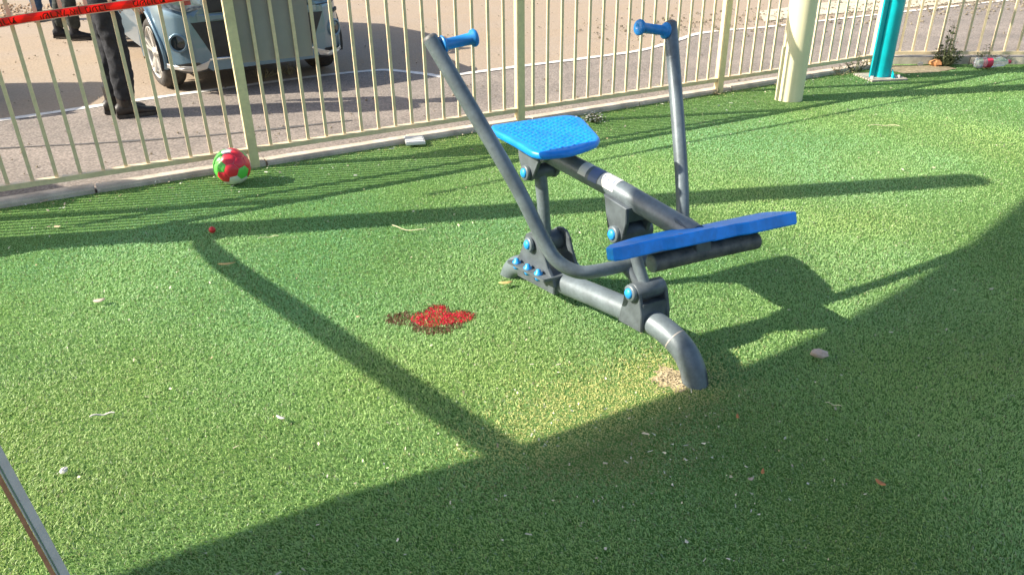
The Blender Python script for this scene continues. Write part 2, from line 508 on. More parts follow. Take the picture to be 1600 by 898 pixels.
# ------------------------------------------------------------------ columns
def column(name, c, r, h, m, label, cat, plate=False):
    e = empty(name, c, label, cat)
    mb = MB(); mb.tube([Vector(c) + Vector((0, 0, z)) for z in (-0.02, 0.3, h)], r, 40)
    mb.build('shaft', m, e)
    return e
pc = Vector((2.265, 6.21, 0))
col1 = column('shade_column', pc, 0.104, 4.0, M['creampost'], 'thick round cream column standing on the turf by the fence', 'column')
# thin upright strip added up the column's left side for its sunlit sliver
MB().box(pc + Vector((-0.108, -0.012, 0.20)), (0.012, 0.05, 0.44), (1, 0, 0), (0, 1, 0)).build('sunlit_strip', M['creampost'], col1)
tc_ = Vector((3.335, 6.99, 0))
col2 = column('shade_pole', tc_, 0.088, 4.0, M['teal'], 'turquoise round steel pole at the fence corner', 'pole')
MB().tube([tc_ + Vector((-0.092, -0.05, z)) for z in (0, 1.0, 2.2)], 0.022, 12).build('conduit', M['teal'], col2)
MB().box(tc_ + Vector((0, -0.02, 0.008)), (0.34, 0.30, 0.014), (math.cos(0.15), math.sin(0.15), 0), (-math.sin(0.15), math.cos(0.15), 0)).build('base_plate', M['concrete'], col2)
for dx, dy in ((-0.12, -0.12), (0.13, -0.09), (0.10, 0.09)):
    mb = MB(); mb.tube([tc_ + Vector((dx, dy, 0.014)), tc_ + Vector((dx, dy, 0.036))], 0.014, 6, smooth=False); mb.build('bolt', M['rod'], col2)
mb = MB(); mb.prism([tc_ + Vector((0.06, -0.10, 0.015)), tc_ + Vector((0.075, -0.14, 0.015)), tc_ + Vector((0.062, -0.085, 0.09))], (0.008, 0.004, 0)); mb.build('gusset', M['teal'], col2)

# unseen mast with strut, added left of the frame to shadow the turf
mc = Vector((-3.25, 3.36, 0))
mast = column('shade_mast', mc, 0.105, 4.05, M['creampost'], 'tall cream mast, unseen, added left of the turf to throw the long shadow stripe', 'mast')
cot = 1 / math.tan(rad(SUN_EL))
def above(gx, gy, z): return Vector((gx - z * cot * math.cos(rad(SUN_AZ)), gy - z * cot * math.sin(rad(SUN_AZ)), z))
st = MB(); st.tube([mc + Vector((0.0, 0.0, 1.15)), above(-1.50, 3.44, 1.22), above(-1.30, 3.19, 1.40), above(0.12, 1.70, 2.75)], [0.018, 0.034, 0.040, 0.040], 20)
st.build('strut', M['creampost'], mast)
MB().tube([mc + Vector((0, 0, 1.02)), mc + Vector((0, 0, 1.20))], 0.125, 24).build('collar', M['creampost'], mast)
# unseen cable added along the fence for its thin shadow line
cb = []
for i in range(31):
    t = i / 30
    p = fp(-2.1 + t * 7.6, 0.0, 2.02 - 0.08 * 4 * t * (1 - t) + 0.03)
    cb.append(p)
o = MB().tube(cb, [0.012 if i % 7 else 0.022 for i in range(31)], 8).build('tension_cable', M['rubber'], at=cb[0])
tag(o, 'thin dark cable, unseen, added above the long fence for its shadow on the turf', 'cable')

# unseen wall added, its edge cut to throw the big shade on the right
hb = empty('shade_wall', (-5.0, -2.0, 0), 'unseen building edge added behind the viewer, cut to throw the broad shade over the near turf', 'building')
cot = 1 / math.tan(rad(SUN_EL))
edge = []
for gx, gy, z in ((-2.35, 0.70, 0.0), (-1.90, 0.92, 0.9), (-0.946, 1.39, 1.7), (-0.376, 1.690, 2.2), (0.033, 1.857, 2.5), (0.610, 2.150, 3.0), (1.022, 2.380, 3.4), (1.332, 2.590, 3.8), (1.777, 2.930, 4.3), (2.243, 3.335, 4.9), (2.724, 3.791, 5.5), (5.6, 6.6, 7.6)):
    edge.append(Vector((gx - z * cot * math.cos(rad(SUN_AZ)), gy - z * cot * math.sin(rad(SUN_AZ)), z)))
vs, fs = [], []
for p in edge:
    for y_, dx in ((p.y, 0.0), (-7.0, 0.0), (-7.0, -0.06), (p.y, -0.06)): vs.append((p.x + dx, y_, p.z))
for i in range(len(edge) - 1):
    for k in range(4): fs.append((4 * i + k, 4 * i + (k + 1) % 4, 4 * i + 4 + (k + 1) % 4, 4 * i + 4 + k))
fs += [(0, 1, 2, 3), tuple(range(4 * len(edge) - 4, 4 * len(edge)))]
mb = MB(); mb.add(vs, fs); mb.build('wall', M['wall'], hb)

# ------------------------------------------------------------------ rowing machine frame of reference
A0 = Vector((0.630, 2.211, 0))
U = Vector((-0.5936, 0.8047, 0))
_c = rad(118)
NN = Vector((-math.sin(_c), math.cos(_c), 0.03))
MM = Vector((-math.cos(_c) * -1 * -1, 0, 0))
S118 = Vector((math.cos(_c), math.sin(_c), 0))      # horizontal, square to NN, towards the seat
def q(s, z, w_=0.0): return A0 + U * s + NN * w_ + Vector((0, 0, z))
rower = empty('rowing_machine', A0, 'grey outdoor rowing machine with blue seat, footrests and handles on the turf', 'exercise machine')
# base tube
basep = smoothpath([q(-0.012, -0.10), q(-0.002, 0.0), q(0.022, 0.06), q(0.075, 0.110), q(0.166, 0.140), q(0.277, 0.143), q(0.481, 0.128), q(0.742, 0.101), q(0.877, 0.094), q(0.975, 0.083), q(1.045, 0.043), q(1.09, -0.04)], 6)
MB().tube(basep, 0.045, 32).build('base_tube', M['steel'], rower)
# weld ring on the front bend and scuffs at the foot
def ring(center, axis, r, wd, m, name, seg=32):
    a = Vector(axis).normalized()
    return MB().tube([Vector(center) - a * wd / 2, Vector(center) + a * wd / 2], r, seg, caps=False).build(name, m, rower)
k = 20
ring(basep[k], basep[k + 1] - basep[k - 1], 0.0456, 0.004, M['scuff'], 'weld_seam')
sc = MB()
for j in range(5):
    th = j * 0.12
    p = q(0.0, 0.02) + Vector((0.043, -0.012, 0))
sc.add([q(-.003, 0.0) + Vector((0.041, -0.023, 0)), q(-.003, 0.0) + Vector((0.047, -0.006, 0)), q(0.0, 0.035) + Vector((0.047, -0.004, 0)), q(0.004, 0.075) + Vector((0.0435, -0.02, 0)), q(0.0, 0.04) + Vector((0.0415, -0.024, 0))], [(0, 1, 2, 3, 4)])
sc.build('paint_chip', M['scuff'], rower)
def ztube(s): return 0.532 + (s - 0.06) * (0.588 - 0.532) / 0.39 if s < 0.45 else 0.588 + (s - 0.45) * (0.622 - 0.588) / 0.35
# upper tube carrying seat and footrests
MB().tube([q(0.80, 0.622), q(0.6, ztube(0.6)), q(0.47, ztube(0.47)), q(0.43, ztube(0.43)), q(0.2, ztube(0.2)), q(0.06, 0.532)], 0.038, 40).build('upper_tube', M['steel'], rower)
# stickers wrapped on the upper tube
def wrap(s0, s1, z0, z1, a0, a1, m, name, rr=0.0388):
    p0, p1 = q(s0, z0), q(s1, z1)
    ax = (p1 - p0).normalized()
    b = NN.normalized(); b = (b - ax * b.dot(ax)).normalized(); c = ax.cross(b)
    if c.z < 0: c = -c
    vs, fs = [], []
    for i in range(7):
        th = a0 + (a1 - a0) * i / 6
        d = (b * math.cos(th) + c * math.sin(th)) * rr
        vs += [p0 + d, p1 + d]
    for i in range(6): fs.append((2 * i, 2 * i + 1, 2 * i + 3, 2 * i + 2))
    MB().add(vs, fs, True).build(name, m, rower)
for s0, s1, a0_, a1_, mm, nm in ((0.600, 0.560, 0.1, 1.9, 'label', 'sticker'), (0.545, 0.500, 0.0, 1.9, 'labelblue', 'sticker'), (0.495, 0.415, 0.1, 1.9, 'label', 'sticker')):
    wrap(s0, s1, ztube(s0), ztube(s1), a0_, a1_, M[mm], nm)
for i in range(3):
    s0 = 0.480 - i * 0.024
    wrap(s0, s0 - 0.0035, ztube(s0), ztube(s0 - 0.0035), 0.75, (1.25, 1.05, 1.2)[i], M['labelblue'], 'sticker_print', 0.0392)
# seat
so = [(-0.072, 2.928), (-0.058, 2.945), (0.08, 3.012), (0.205, 3.068), (0.248, 3.072), (0.288, 3.030), (0.306, 2.93), (0.329, 2.775), (0.327, 2.735), (0.305, 2.685), (0.219, 2.600), (0.150, 2.572), (0.112, 2.566), (0.082, 2.585), (0.064, 2.612), (0.01, 2.73), (-0.053, 2.850), (-0.074, 2.905)]
so = [(x * 1.0, y) for x, y in so]
ctr = Vector((0.135, 2.82, 0))
seatc = closedsmooth([(x, y, 0) for x, y in so], 3)
mb = MB()
ZS = 0.688
N = len(seatc)
levels = [(0.93, 0.0), (0.985, 0.004), (1.0, 0.014), (0.99, 0.024), (0.965, 0.0285), (0.92, 0.0285)]
vs = []
for sc_, dz in levels:
    for p in seatc: vs.append(ctr + (p - ctr) * sc_ + Vector((0, 0, ZS + dz)))
fs = [(i * N + k, i * N + (k + 1) % N, (i + 1) * N + (k + 1) % N, (i + 1) * N + k) for i in range(len(levels) - 1) for k in range(N)]
mb.add(vs, fs, True)
mb.add(vs[:N], [tuple(range(N))[::-1]]); mb.add(vs[-N:], [tuple(range(N))])
seat = mb.build('seat', M['blue'], rower)
def inside(x, y, poly):
    c = False
    for i in range(len(poly)):
        (x1, y1), (x2, y2) = poly[i - 1], poly[i]
        if (y1 > y) != (y2 > y) and x < (x2 - x1) * (y - y1) / (y2 - y1) + x1: c = not c
    return c
shr = [(ctr.x + (x - ctr.x) * 0.88, ctr.y + (y - ctr.y) * 0.88) for x, y in so]
stud = MB()
ax1 = Vector((math.cos(_c), math.sin(_c))); ax2 = Vector((-ax1.y, ax1.x))
for i in range(-14, 15):
    for j in range(-11, 12):
        p = Vector((ctr.x, ctr.y)) + ax1 * (i * 0.0265 + (j % 2) * 0.0132) + ax2 * j * 0.0240
        if inside(p.x, p.y, shr):
            p = p + Vector((rnd.gauss(0, 0.0022), rnd.gauss(0, 0.0022)))
            base = Vector((p.x, p.y, ZS + 0.0283)); hk = rnd.uniform(0.75, 1.35)
            ring_ = [base + Vector((math.cos(a) * 0.0085 * hk, math.sin(a) * 0.0085 * hk, 0)) for a in [2 * PI * t / 8 for t in range(8)]]
            top = [base + Vector((math.cos(a) * 0.0042, math.sin(a) * 0.0042, 0.0024 * hk)) for a in [2 * PI * t / 8 for t in range(8)]]
            stud.add(ring_ + top + [base + Vector((0, 0, 0.0030 * hk))], [(t, (t + 1) % 8, 8 + (t + 1) % 8, 8 + t) for t in range(8)] + [(8 + t, 8 + (t + 1) % 8, 16) for t in range(8)], True)
so_ = stud.build('seat_studs', M['blue'], seat)
so_['kind'] = 'stuff'
so_.location = (0, 0, 0)
# seat carrier plate
mb = MB(); mb.box(q(0.79, 0.672, 0.0), (0.26, 0.12, 0.028), U, NN); mb.build('seat_plate', M['bracket'], rower)

def hub(s, z, w0, w1, r, m='bracket', name='pivot_hub'):
    return MB().lathe(q(s, z, w0), NN, [(0, 0), (0, r * .9), (0.004, r), (w1 - w0 - 0.004, r), (w1 - w0, r * .9), (w1 - w0, 0)], 28).build(name, M[m], rower)
def pivcap(s, z, w_, r=0.019, ro=0.031, name='pivot_washer'):
    ww = MB().lathe(q(s, z, w_), NN, [(0, ro * 1.02), (0.008, ro), (0.013, ro * 0.93), (0.013, r * 1.05)], 28).build(name, M['steel'], rower)
    c = MB().lathe(q(s, z, w_), NN, [(0.006, r * 1.05), (0.016, r), (0.021, r * 0.8), (0.023, 0)], 24).build('cap', M['cap'], ww)
    c.location = (0, 0, 0)
RU, RL, FU, FL = (0.862, 0.540), (0.830, 0.246), (0.362, 0.447), (0.260, 0.257)
# rear upper bracket and hub
def plate_poly(pts, w0, th, name, m='bracket', bev=0.003):
    mb = MB(); mb.prism([q(s, z, w0) for s, z in pts], NN * th, bevel=bev); return mb.build(name, M[m], rower)
for w_ in (-0.062, 0.046):
    plate_poly([(0.925, 0.655), (0.80, 0.655), (0.79, 0.60), (0.825, 0.53), (0.842, 0.511), (0.866, 0.506), (0.888, 0.516), (0.896, 0.54), (0.915, 0.59)], w_, 0.016, 'seat_bracket')
plate_poly([(0.915, 0.658), (0.72, 0.658), (0.73, 0.635), (0.78, 0.60), (0.90, 0.60)], -0.055, 0.11, 'seat_bracket')
hub(*RU, -0.075, 0.06, 0.030)
pivcap(*RU, 0.062)
# rear link
MB().tube([q(RU[0], RU[1] - 0.01), q(0.842, 0.40), q(RL[0] - 0.002, RL[1])], [0.026, 0.025, 0.027], 24).build('rear_link', M['steel'], rower)
hub(*RL, -0.075, 0.056, 0.042)
pivcap(*RL, 0.070)
# rear lower bracket: two shield shaped plates standing on the base tube
shield = [(0.930, 0.112), (0.925, 0.145), (0.893, 0.205), (0.878, 0.247), (0.866, 0.278), (0.840, 0.296), (0.812, 0.302), (0.786, 0.296), (0.764, 0.270), (0.748, 0.225), (0.722, 0.175), (0.690, 0.140), (0.680, 0.108)]
plate_poly(shield, 0.052, 0.014, 'base_bracket')
plate_poly(shield, -0.078, 0.014, 'base_bracket')
plate_poly([(0.935, 0.142), (0.690, 0.148), (0.690, 0.136), (0.935, 0.130)], -0.105, 0.212, 'clamp_plate', bev=0.003)
plate_poly([(0.935, 0.128), (0.690, 0.134), (0.690, 0.070), (0.935, 0.062)], -0.058, 0.118, 'clamp_plate', bev=0.004)
for i in range(3):
    s = (0.895, 0.820, 0.750)[i]
    zt = 0.1415 + (0.935 - s) * 0.0245
    for w_ in (0.088, -0.088):
        b1 = MB().lathe(q(s, zt, w_), (0, 0, 1), [(0, 0.0175), (0.006, 0.0175), (0.008, 0.011), (0.018, 0.010), (0.021, 0)], 16).build('bolt', M['cap'], rower)
    MB().lathe(q(s, zt - 0.012, 0.088), (0, 0, -1), [(0, 0.015), (0.006, 0.015), (0.016, 0.010), (0.018, 0)], 16).build('bolt', M['cap'], rower)
# front upper bracket and link
for w_ in (-0.058, 0.042):
    plate_poly([(0.425, 0.573), (0.315, 0.555), (0.312, 0.50), (0.330, 0.43), (0.345, 0.415), (0.372, 0.411), (0.393, 0.425), (0.410, 0.49)], w_, 0.016, 'front_bracket')
plate_poly([(0.440, 0.572), (0.312, 0.556), (0.322, 0.50), (0.405, 0.505)], -0.05, 0.10, 'front_bracket')
hub(*FU, -0.085, 0.056, 0.038)
pivcap(*FU, 0.058)
MB().tube([q(FU[0], FU[1]), q(0.31, 0.35), q(FL[0], FL[1])], [0.022, 0.021, 0.024], 24).build('front_link', M['steel'], rower)
hub(*FL, -0.072, 0.058, 0.034)
pivcap(*FL, 0.060)
for w_ in (-0.070, 0.044):
    plate_poly([(0.318, 0.118), (0.205, 0.118), (0.207, 0.185), (0.226, 0.262), (0.245, 0.286), (0.275, 0.286), (0.294, 0.262), (0.302, 0.21), (0.312, 0.16)], w_, 0.016, 'front_base_bracket')
plate_poly([(0.312, 0.125), (0.208, 0.125), (0.212, 0.225), (0.298, 0.215)], -0.058, 0.108, 'front_base_bracket')
# footrest cross tube
F_ = q(0.047, 0.477)
ft = MB()
e0 = F_ + NN * 0.186; e1 = F_ - NN * 0.252
ft.tube([e0, (e0 + e1) / 2, e1 - Vector((0, 0, 0.004))], 0.029, 28)
ft.build('footrest_tube', M['steel_worn'], rower)
MB().lathe(e0, NN, [(0, 0.0285), (0.003, 0.026), (0.003, 0)], 28).build('end_cap', M['steel'], rower)
plate_poly([(0.13, 0.575), (0.03, 0.55), (0.02, 0.48), (0.07, 0.475)], -0.03, 0.06, 'footrest_gusset')
# footrests: two pads side by side, tilted so that we look along them
slope = 0.36
PDIR = (S118 - Vector((0, 0, slope))).normalized()
PUP = PDIR.cross(NN).normalized()
if PUP.z < 0: PUP = -PUP
FF = F_ - U * 0.05
def pad(w0, w1, steps, name, depth=0.15, zb=0.062, th=0.040):
    base = FF + Vector((0, 0, zb))
    pts = []
    for w_, d in steps: pts.append(base + NN * w_ + PDIR * d)
    mb = MB(); mb.prism([p - PUP * th / 2 for p in pts], PUP * th, bevel=0.004)
    return mb.build(name, M['bluedk'], rower)
dep = 0.13
p1 = pad(0, 0, [(0.376, 0.004), (0.352, -0.006), (0.200, -0.004), (0.165, -0.022), (0.006, -0.022), (0.002, 0.0), (0.002, dep), (0.20, dep + 0.01), (0.33, dep - 0.04), (0.372, 0.045)], 'footrest', zb=0.086)
p2 = pad(0, 0, [(-0.002, 0.002), (-0.002, dep), (-0.16, dep + 0.01), (-0.33, dep), (-0.352, dep - 0.02), (-0.356, -0.01), (-0.335, -0.028), (-0.135, -0.022), (-0.098, 0.0)], 'footrest', zb=0.079)
mb = MB()
mb.box(F_ + PDIR * 0.05 + Vector((0, 0, 0.048)), (0.10, 0.40, 0.012), PDIR, NN, PUP); mb.build('footrest_plate', M['bracket'], rower)
for w_ in (-0.225, -0.285):
    MB().lathe(FF + NN * w_ + PDIR * 0.02 + Vector((0, 0, 0.072)), -PUP, [(0, 0.014), (0.012, 0.013), (0.020, 0.008), (0.020, 0)], 12).build('bolt', M['rubber'], rower)
# swinging handle frame
la = smoothpath([q(0.756, 1.082, 0.494), q(0.660, 0.915, 0.443), q(0.562, 0.744, 0.390), q(0.50, 0.60, 0.340), q(0.443, 0.455, 0.297), q(0.402, 0.375, 0.268), q(0.362, 0.335, 0.215), q(0.345, 0.328, 0.15), q(0.342, 0.327, 0.0)], 6)
ra = smoothpath([q(0.756, 1.078, -0.494), q(0.656, 0.905, -0.437), q(0.557, 0.735, -0.380), q(0.46, 0.55, -0.325), q(0.41, 0.44, -0.292), q(0.385, 0.372, -0.268), q(0.362, 0.335, -0.215), q(0.345, 0.328, -0.15), q(0.342, 0.327, -0.0005)], 6)
def rr(path, r0, r1): return [r0 + (r1 - r0) * i / (len(path) - 1) for i in range(len(path))]
MB().tube(la, rr(la, 0.0255, 0.024), 28).build('handle_arm', M['steel'], rower)
MB().tube(ra, rr(ra, 0.0255, 0.024), 28).build('handle_arm', M['steel'], rower)
for path, nm in ((la, 1), (ra, -1)):
    d = (path[0] - path[1]).normalized()
    MB().lathe(path[0], d, [(0, 0.0255), (0.006, 0.0245), (0.012, 0.019), (0.014, 0)], 28).build('end_cap', M['steel_worn'], rower)
# gusset between swing frame and front link
MB().tube([q(0.360, 0.333, 0.02), q(0.300, 0.29, 0.015), q(0.270, 0.262, 0.0)], [0.024, 0.020, 0.026], 16).build('swing_gusset', M['bracket'], rower)
# grips
def grip(p, tip, name='grip'):
    p = Vector(p); tip = Vector(tip)
    d = (tip - p); L = d.length
    return MB().lathe(p, d, [(0.024, 0.0), (0.024, 0.030), (0.030, 0.031), (0.036, 0.024), (0.042, 0.0185), (L * 0.6, 0.0185), (L - 0.022, 0.0195), (L - 0.016, 0.028), (L - 0.008, 0.0295), (L - 0.002, 0.026), (L, 0.016), (L + 0.001, 0.009), (L - 0.003, 0.006), (L - 0.003, 0)], 28).build(name, M['grip'], rower)
d_l = (la[0] - la[6]).normalized()
pl = la[0] - d_l * 0.028
grip(pl, pl - NN * 0.150 + Vector((0, 0, 0.022)))
pr = ra[0] - (ra[0] - ra[6]).normalized() * 0.026
grip(pr, pr + NN * 0.160 + Vector((0, 0, 0.024)))

# ------------------------------------------------------------------ ball with hexagon and pentagon panels
ball_c = Vector((-1.635, 4.33, 0.108))
ball = empty('play_ball', (ball_c.x, ball_c.y, 0), 'red and green football with pale panels, lying against the fence post', 'ball')
phi = (1 + 5 ** 0.5) / 2
ico = [Vector(v).normalized() for a in (1, -1) for b in (phi, -phi) for v in ((0, a, b), (a, b, 0), (b, 0, a))]
edges = [(i, j) for i in range(12) for j in range(i + 1, 12) if (ico[i] - ico[j]).length < 1.06]
faces = [(i, j, k) for i in range(12) for j in range(i + 1, 12) for k in range(j + 1, 12) if (ico[i] - ico[j]).length < 1.06 and (ico[i] - ico[k]).length < 1.06 and (ico[j] - ico[k]).length < 1.06]
RB = 0.106
rotb = Matrix.Rotation(0.5, 3, 'X') @ Matrix.Rotation(0.35, 3, 'Y') @ Matrix.Rotation(0.9, 3, 'Z')
BD = [((0.10, -0.62, -0.62), 'ballwhite'), ((-0.62, -0.62, 0.05), 'ballgreen'), ((0.72, -0.45, -0.45), 'ballgreen'), ((0.25, -0.85, 0.25), 'ballred'), ((-0.35, -0.75, -0.62), 'ballred'), ((-0.2, -0.5, 0.8), 'ballred'), ((0.8, -0.4, 0.3), 'ballred'), ((-0.9, 0.0, 0.5), 'ballgreen')]
def panel(loop, m):
    c = sum(loop, Vector()) / len(loop)
    mb = MB()
    n = len(loop); K = 4
    ringsv = []
    for i in range(K + 1):
        t = i / K
        ring_ = []
        for j in range(n):
            for h in range(3):
                p = loop[j].lerp(loop[(j + 1) % n], h / 3)
                v = c.lerp(p, t * 0.985)
                bulge = 1.0 - 0.022 * (t ** 8)
                ring_.append(ball_c + rotb @ (v.normalized()) * RB * bulge)
        ringsv.append(ring_)
    vs = [p for r_ in ringsv for p in r_]; nn_ = 3 * n
    fs = [(i * nn_ + k, i * nn_ + (k + 1) % nn_, (i + 1) * nn_ + (k + 1) % nn_, (i + 1) * nn_ + k) for i in range(K) for k in range(nn_)]
    mb.add(vs, fs, True)
    cdir = (rotb @ c).normalized()
    best = None
    for dv, mm_ in BD:
        if cdir.dot(Vector(dv).normalized()) > 0.93: best = mm_
    return mb.build('panel', M[best] if best else m, ball)
seqh = ['ballred', 'ballgreen', 'ballred', 'ballred', 'ballgreen', 'ballwhite', 'ballred', 'ballgreen', 'ballred', 'ballwhite']
for i in range(12):
    nb = [j for j in range(12) if (i, j) in edges or (j, i) in edges]
    pts = [ico[i].lerp(ico[j], 1 / 3) for j in nb]
    c = ico[i]; a = (pts[0] - c * pts[0].dot(c)).normalized(); b = c.cross(a)
    pts.sort(key=lambda p: math.atan2(p.dot(b), p.dot(a)))
    panel(pts, M['ballwhite'] if i % 3 == 0 else M['ballred'] if i % 3 == 1 else M['ballgreen'])
for k_, (i, j, k) in enumerate(faces):
    pts = []
    for a_, b_ in ((i, j), (j, i), (j, k), (k, j), (k, i), (i, k)): pts.append(ico[a_].lerp(ico[b_], 1 / 3))
    panel(pts, M[seqh[k_ % 10]])
MB().blob(ball_c, RB * 0.965, 24, 16).build('core', M['ballwhite'], ball)

# ------------------------------------------------------------------ car
CF = Vector((math.cos(rad(-56)), math.sin(rad(-56)), 0))
car_o = Vector((-3.05, 7.0, 0)) + Vector((math.cos(rad(34)), math.sin(rad(34)), 0)) * 0.70
car = empty('parked_car', car_o, 'light blue hatchback parked behind the fence, its front wheel turned', 'car', 'cars parked outside the fence')
car.rotation_euler = (0, 0, rad(-56))
def interp(x, xs, ys):
    if x <= xs[0]: return ys[0]
    for i in range(len(xs) - 1):
        if x <= xs[i + 1]:
            t = (x - xs[i]) / (xs[i + 1] - xs[i]); t = t * t * (3 - 2 * t)
            return ys[i] + (ys[i + 1] - ys[i]) * t
    return ys[-1]
def hw(x): return interp(x, [-3.48, -3.2, -2.8, 0.25, 0.42, 0.53, 0.60], [0.64, 0.76, 0.80, 0.80, 0.77, 0.70, 0.58])
def zbot(x): return interp(x, [-3.48, -3.2, 0.42, 0.60], [0.34, 0.22, 0.17, 0.20])
def zbelt(x): return interp(x, [-3.48, -2.9, -0.6, 0.26, 0.52, 0.60], [0.98, 1.0, 0.97, 0.90, 0.80, 0.70])
def ztop(x): return interp(x, [-3.48, -2.9, -0.6, 0.26, 0.52, 0.60], [1.0, 1.02, 1.06, 0.98, 0.86, 0.72])
def section(x):
    h, b, be, t = hw(x), zbot(x), zbelt(x), ztop(x)
    key = [(0, b), (h - 0.12, b), (h - 0.02, b + 0.08), (h, 0.50), (h - 0.012, 0.66), (h - 0.045, be - 0.06), (h - 0.10, be), (h - 0.26, be + (t - be) * 0.6), (0, t)]
    pts = []
    for i in range(len(key) - 1):
        nn_ = 4 if i in (2, 3, 4) else 2
        for j in range(nn_):
            f = j / nn_
            pts.append((key[i][0] * (1 - f) + key[i + 1][0] * f, key[i][1] * (1 - f) + key[i + 1][1] * f))
    pts.append(key[-1])
    return pts
WR = 0.30
axles = (0.0, -2.75)
xs = [0.60 - i * 0.0454 for i in range(91)]
low, paint = MB(), MB()
secs = [section(x) for x in xs]
nS = len(secs[0])
for side in (1, -1):
    vs = [(xs[i], side * y, z) for i in range(len(xs)) for y, z in secs[i]]
    for dst, cond in ((paint, lambda z: z >= 0.27), (low, lambda z: z < 0.27)):
        fs = []
        for i in range(len(xs) - 1):
            for j in range(nS - 1):
                idx = (i * nS + j, i * nS + j + 1, (i + 1) * nS + j + 1, (i + 1) * nS + j)
                cx = sum(vs[k][0] for k in idx) / 4; cy = sum(vs[k][1] for k in idx) / 4; cz = sum(vs[k][2] for k in idx) / 4
                if any(math.hypot(cx - a, cz - WR) < 0.365 for a in axles) and abs(cy) > 0.45 and cz < 0.72: continue
                if cond(cz): fs.append(idx)
        dst.add(vs, fs, True)
    cap_ = [(xs[0], side * y, z) for y, z in secs[0]]
    paint.add(cap_, [tuple(range(nS))]); 
    cap_ = [(xs[-1], side * y, z) for y, z in secs[-1]]
    paint.add(cap_, [tuple(range(nS))])
body = paint.build('body', M['carpaint'], car, local=True)
low.build('cladding', M['carblack'], car, local=True)
# wheel houses and arch trims
for a in axles:
    for side in (1, -1):
        mb = MB()
        arc = [(a + math.cos(t) * 0.375, WR + math.sin(t) * 0.375) for t in [(-0.35 + i * (PI + 0.70) / 16) for i in range(17)]]
        vs = []
        for x, z in arc: vs += [(x, side * 0.822, max(z, 0.2)), (x, side * 0.42, max(z, 0.2))]
        mb.add(vs, [(2 * i, 2 * i + 1, 2 * i + 3, 2 * i + 2) for i in range(16)], True)
        mb.add([(x, side * 0.42, max(z, 0.2)) for x, z in arc], [tuple(range(17))])
        mb.build('wheel_arch', M['carblack'], car, local=True)
        mb = MB(); mb.tube([(x, side * (min(hw(x), 0.82) + 0.0), max(z, 0.22)) for x, z in arc], 0.022, 8); mb.build('arch_trim', M['carblack'] if a else M['carpaint'], car, local=True)
# cabin
gl, rf = MB(), MB()
cab = [(-0.52, 1.03, 0.74, 1.04, 0.70), (-1.22, 1.00, 0.76, 1.47, 0.58), (-1.6, 1.00, 0.76, 1.53, 0.58), (-2.3, 1.0, 0.76, 1.52, 0.57), (-3.10, 1.0, 0.72, 1.45, 0.54), (-3.44, 1.0, 0.66, 1.05, 0.60)]
vs = []
for x, z0, y0_, z1, y1 in cab:
    vs += [(x, y0_, z0), (x, y1, z1 - 0.03), (x, y1 - 0.1, z1), (x, -(y1 - 0.1), z1), (x, -y1, z1 - 0.03), (x, -y0_, z0)]
for i in range(5):
    for j in range(5):
        idx = (i * 6 + j, i * 6 + j + 1, (i + 1) * 6 + j + 1, (i + 1) * 6 + j)
        if j in (1, 2, 3) and i in (1, 2, 3): rf.add([vs[k] for k in idx], [(0, 1, 2, 3)], False)
        else: gl.add([vs[k] for k in idx], [(0, 1, 2, 3)], False)
gl.build('window_glass', M['carglass'], car, local=True)
rf.build('roof', M['carpaint'], car, local=True)
for side in (1, -1):
    for (x0_, z0_, x1_, z1_, y0_, y1_) in ((-0.52, 1.03, -1.22, 1.45, 0.745, 0.585), (-1.75, 1.0, -1.80, 1.50, 0.765, 0.58), (-3.40, 1.02, -3.10, 1.44, 0.67, 0.55)):
        MB().tube([(x0_, side * y0_, z0_), (x1_, side * y1_, z1_)], 0.025, 8).build('pillar', M['carpaint'], car, local=True)
    mm = MB().blob((-0.72, side * 0.93, 1.05), 0.09, 12, 8, scale=(0.6, 1.1, 0.8)).build('mirror', M['carpaint'], car, local=True)
# front details
def patch(name, pts, m, th=0.012, parent=None):
    """polygon on the rounded nose given as (y, z) with x pushed just proud of the body"""
    vs = []
    def xs_at(y):
        lo, hi = 0.26, 0.60
        if abs(y) <= hw(0.60): return 0.60
        for _ in range(30):
            mid = (lo + hi) / 2
            if hw(mid) > abs(y): lo = mid
            else: hi = mid
        return lo
    dense = []
    for i in range(len(pts)):
        for t in range(5):
            p = Vector(pts[i]).lerp(Vector(pts[(i + 1) % len(pts)]), t / 5); dense.append(p)
    c = sum(dense, Vector((0, 0))) / len(dense)
    mb = MB(); K = 4; n = len(dense)
    for i in range(K + 1):
        for p in dense:
            v = c.lerp(p, i / K)
            x = xs_at(v.x)
            vs.append((x + th * (1 - (i / K) ** 6 * 0.9), v.x * (1 + th * 0.8), v.y))
    fs = [(i * n + k, i * n + (k + 1) % n, (i + 1) * n + (k + 1) % n, (i + 1) * n + k) for i in range(K) for k in range(n)]
    mb.add(vs, fs, True)
    return mb.build(name, m, parent or car, local=True)
patch('grille', [(0.40, 0.80), (-0.40, 0.80), (-0.44, 0.66), (0.44, 0.66)], M['carblack'], 0.02)
patch('grille_bar', [(0.50, 0.655), (-0.50, 0.655), (-0.50, 0.60), (0.50, 0.60)], M['carpaint'], 0.035)
patch('lower_grille', [(0.56, 0.595), (-0.56, 0.595), (-0.42, 0.295), (0.42, 0.295)], M['carblack'], 0.018)
patch('bumper_trim', [(0.46, 0.302), (-0.46, 0.302), (-0.46, 0.285), (0.46, 0.285)], M['chrome'], 0.03)
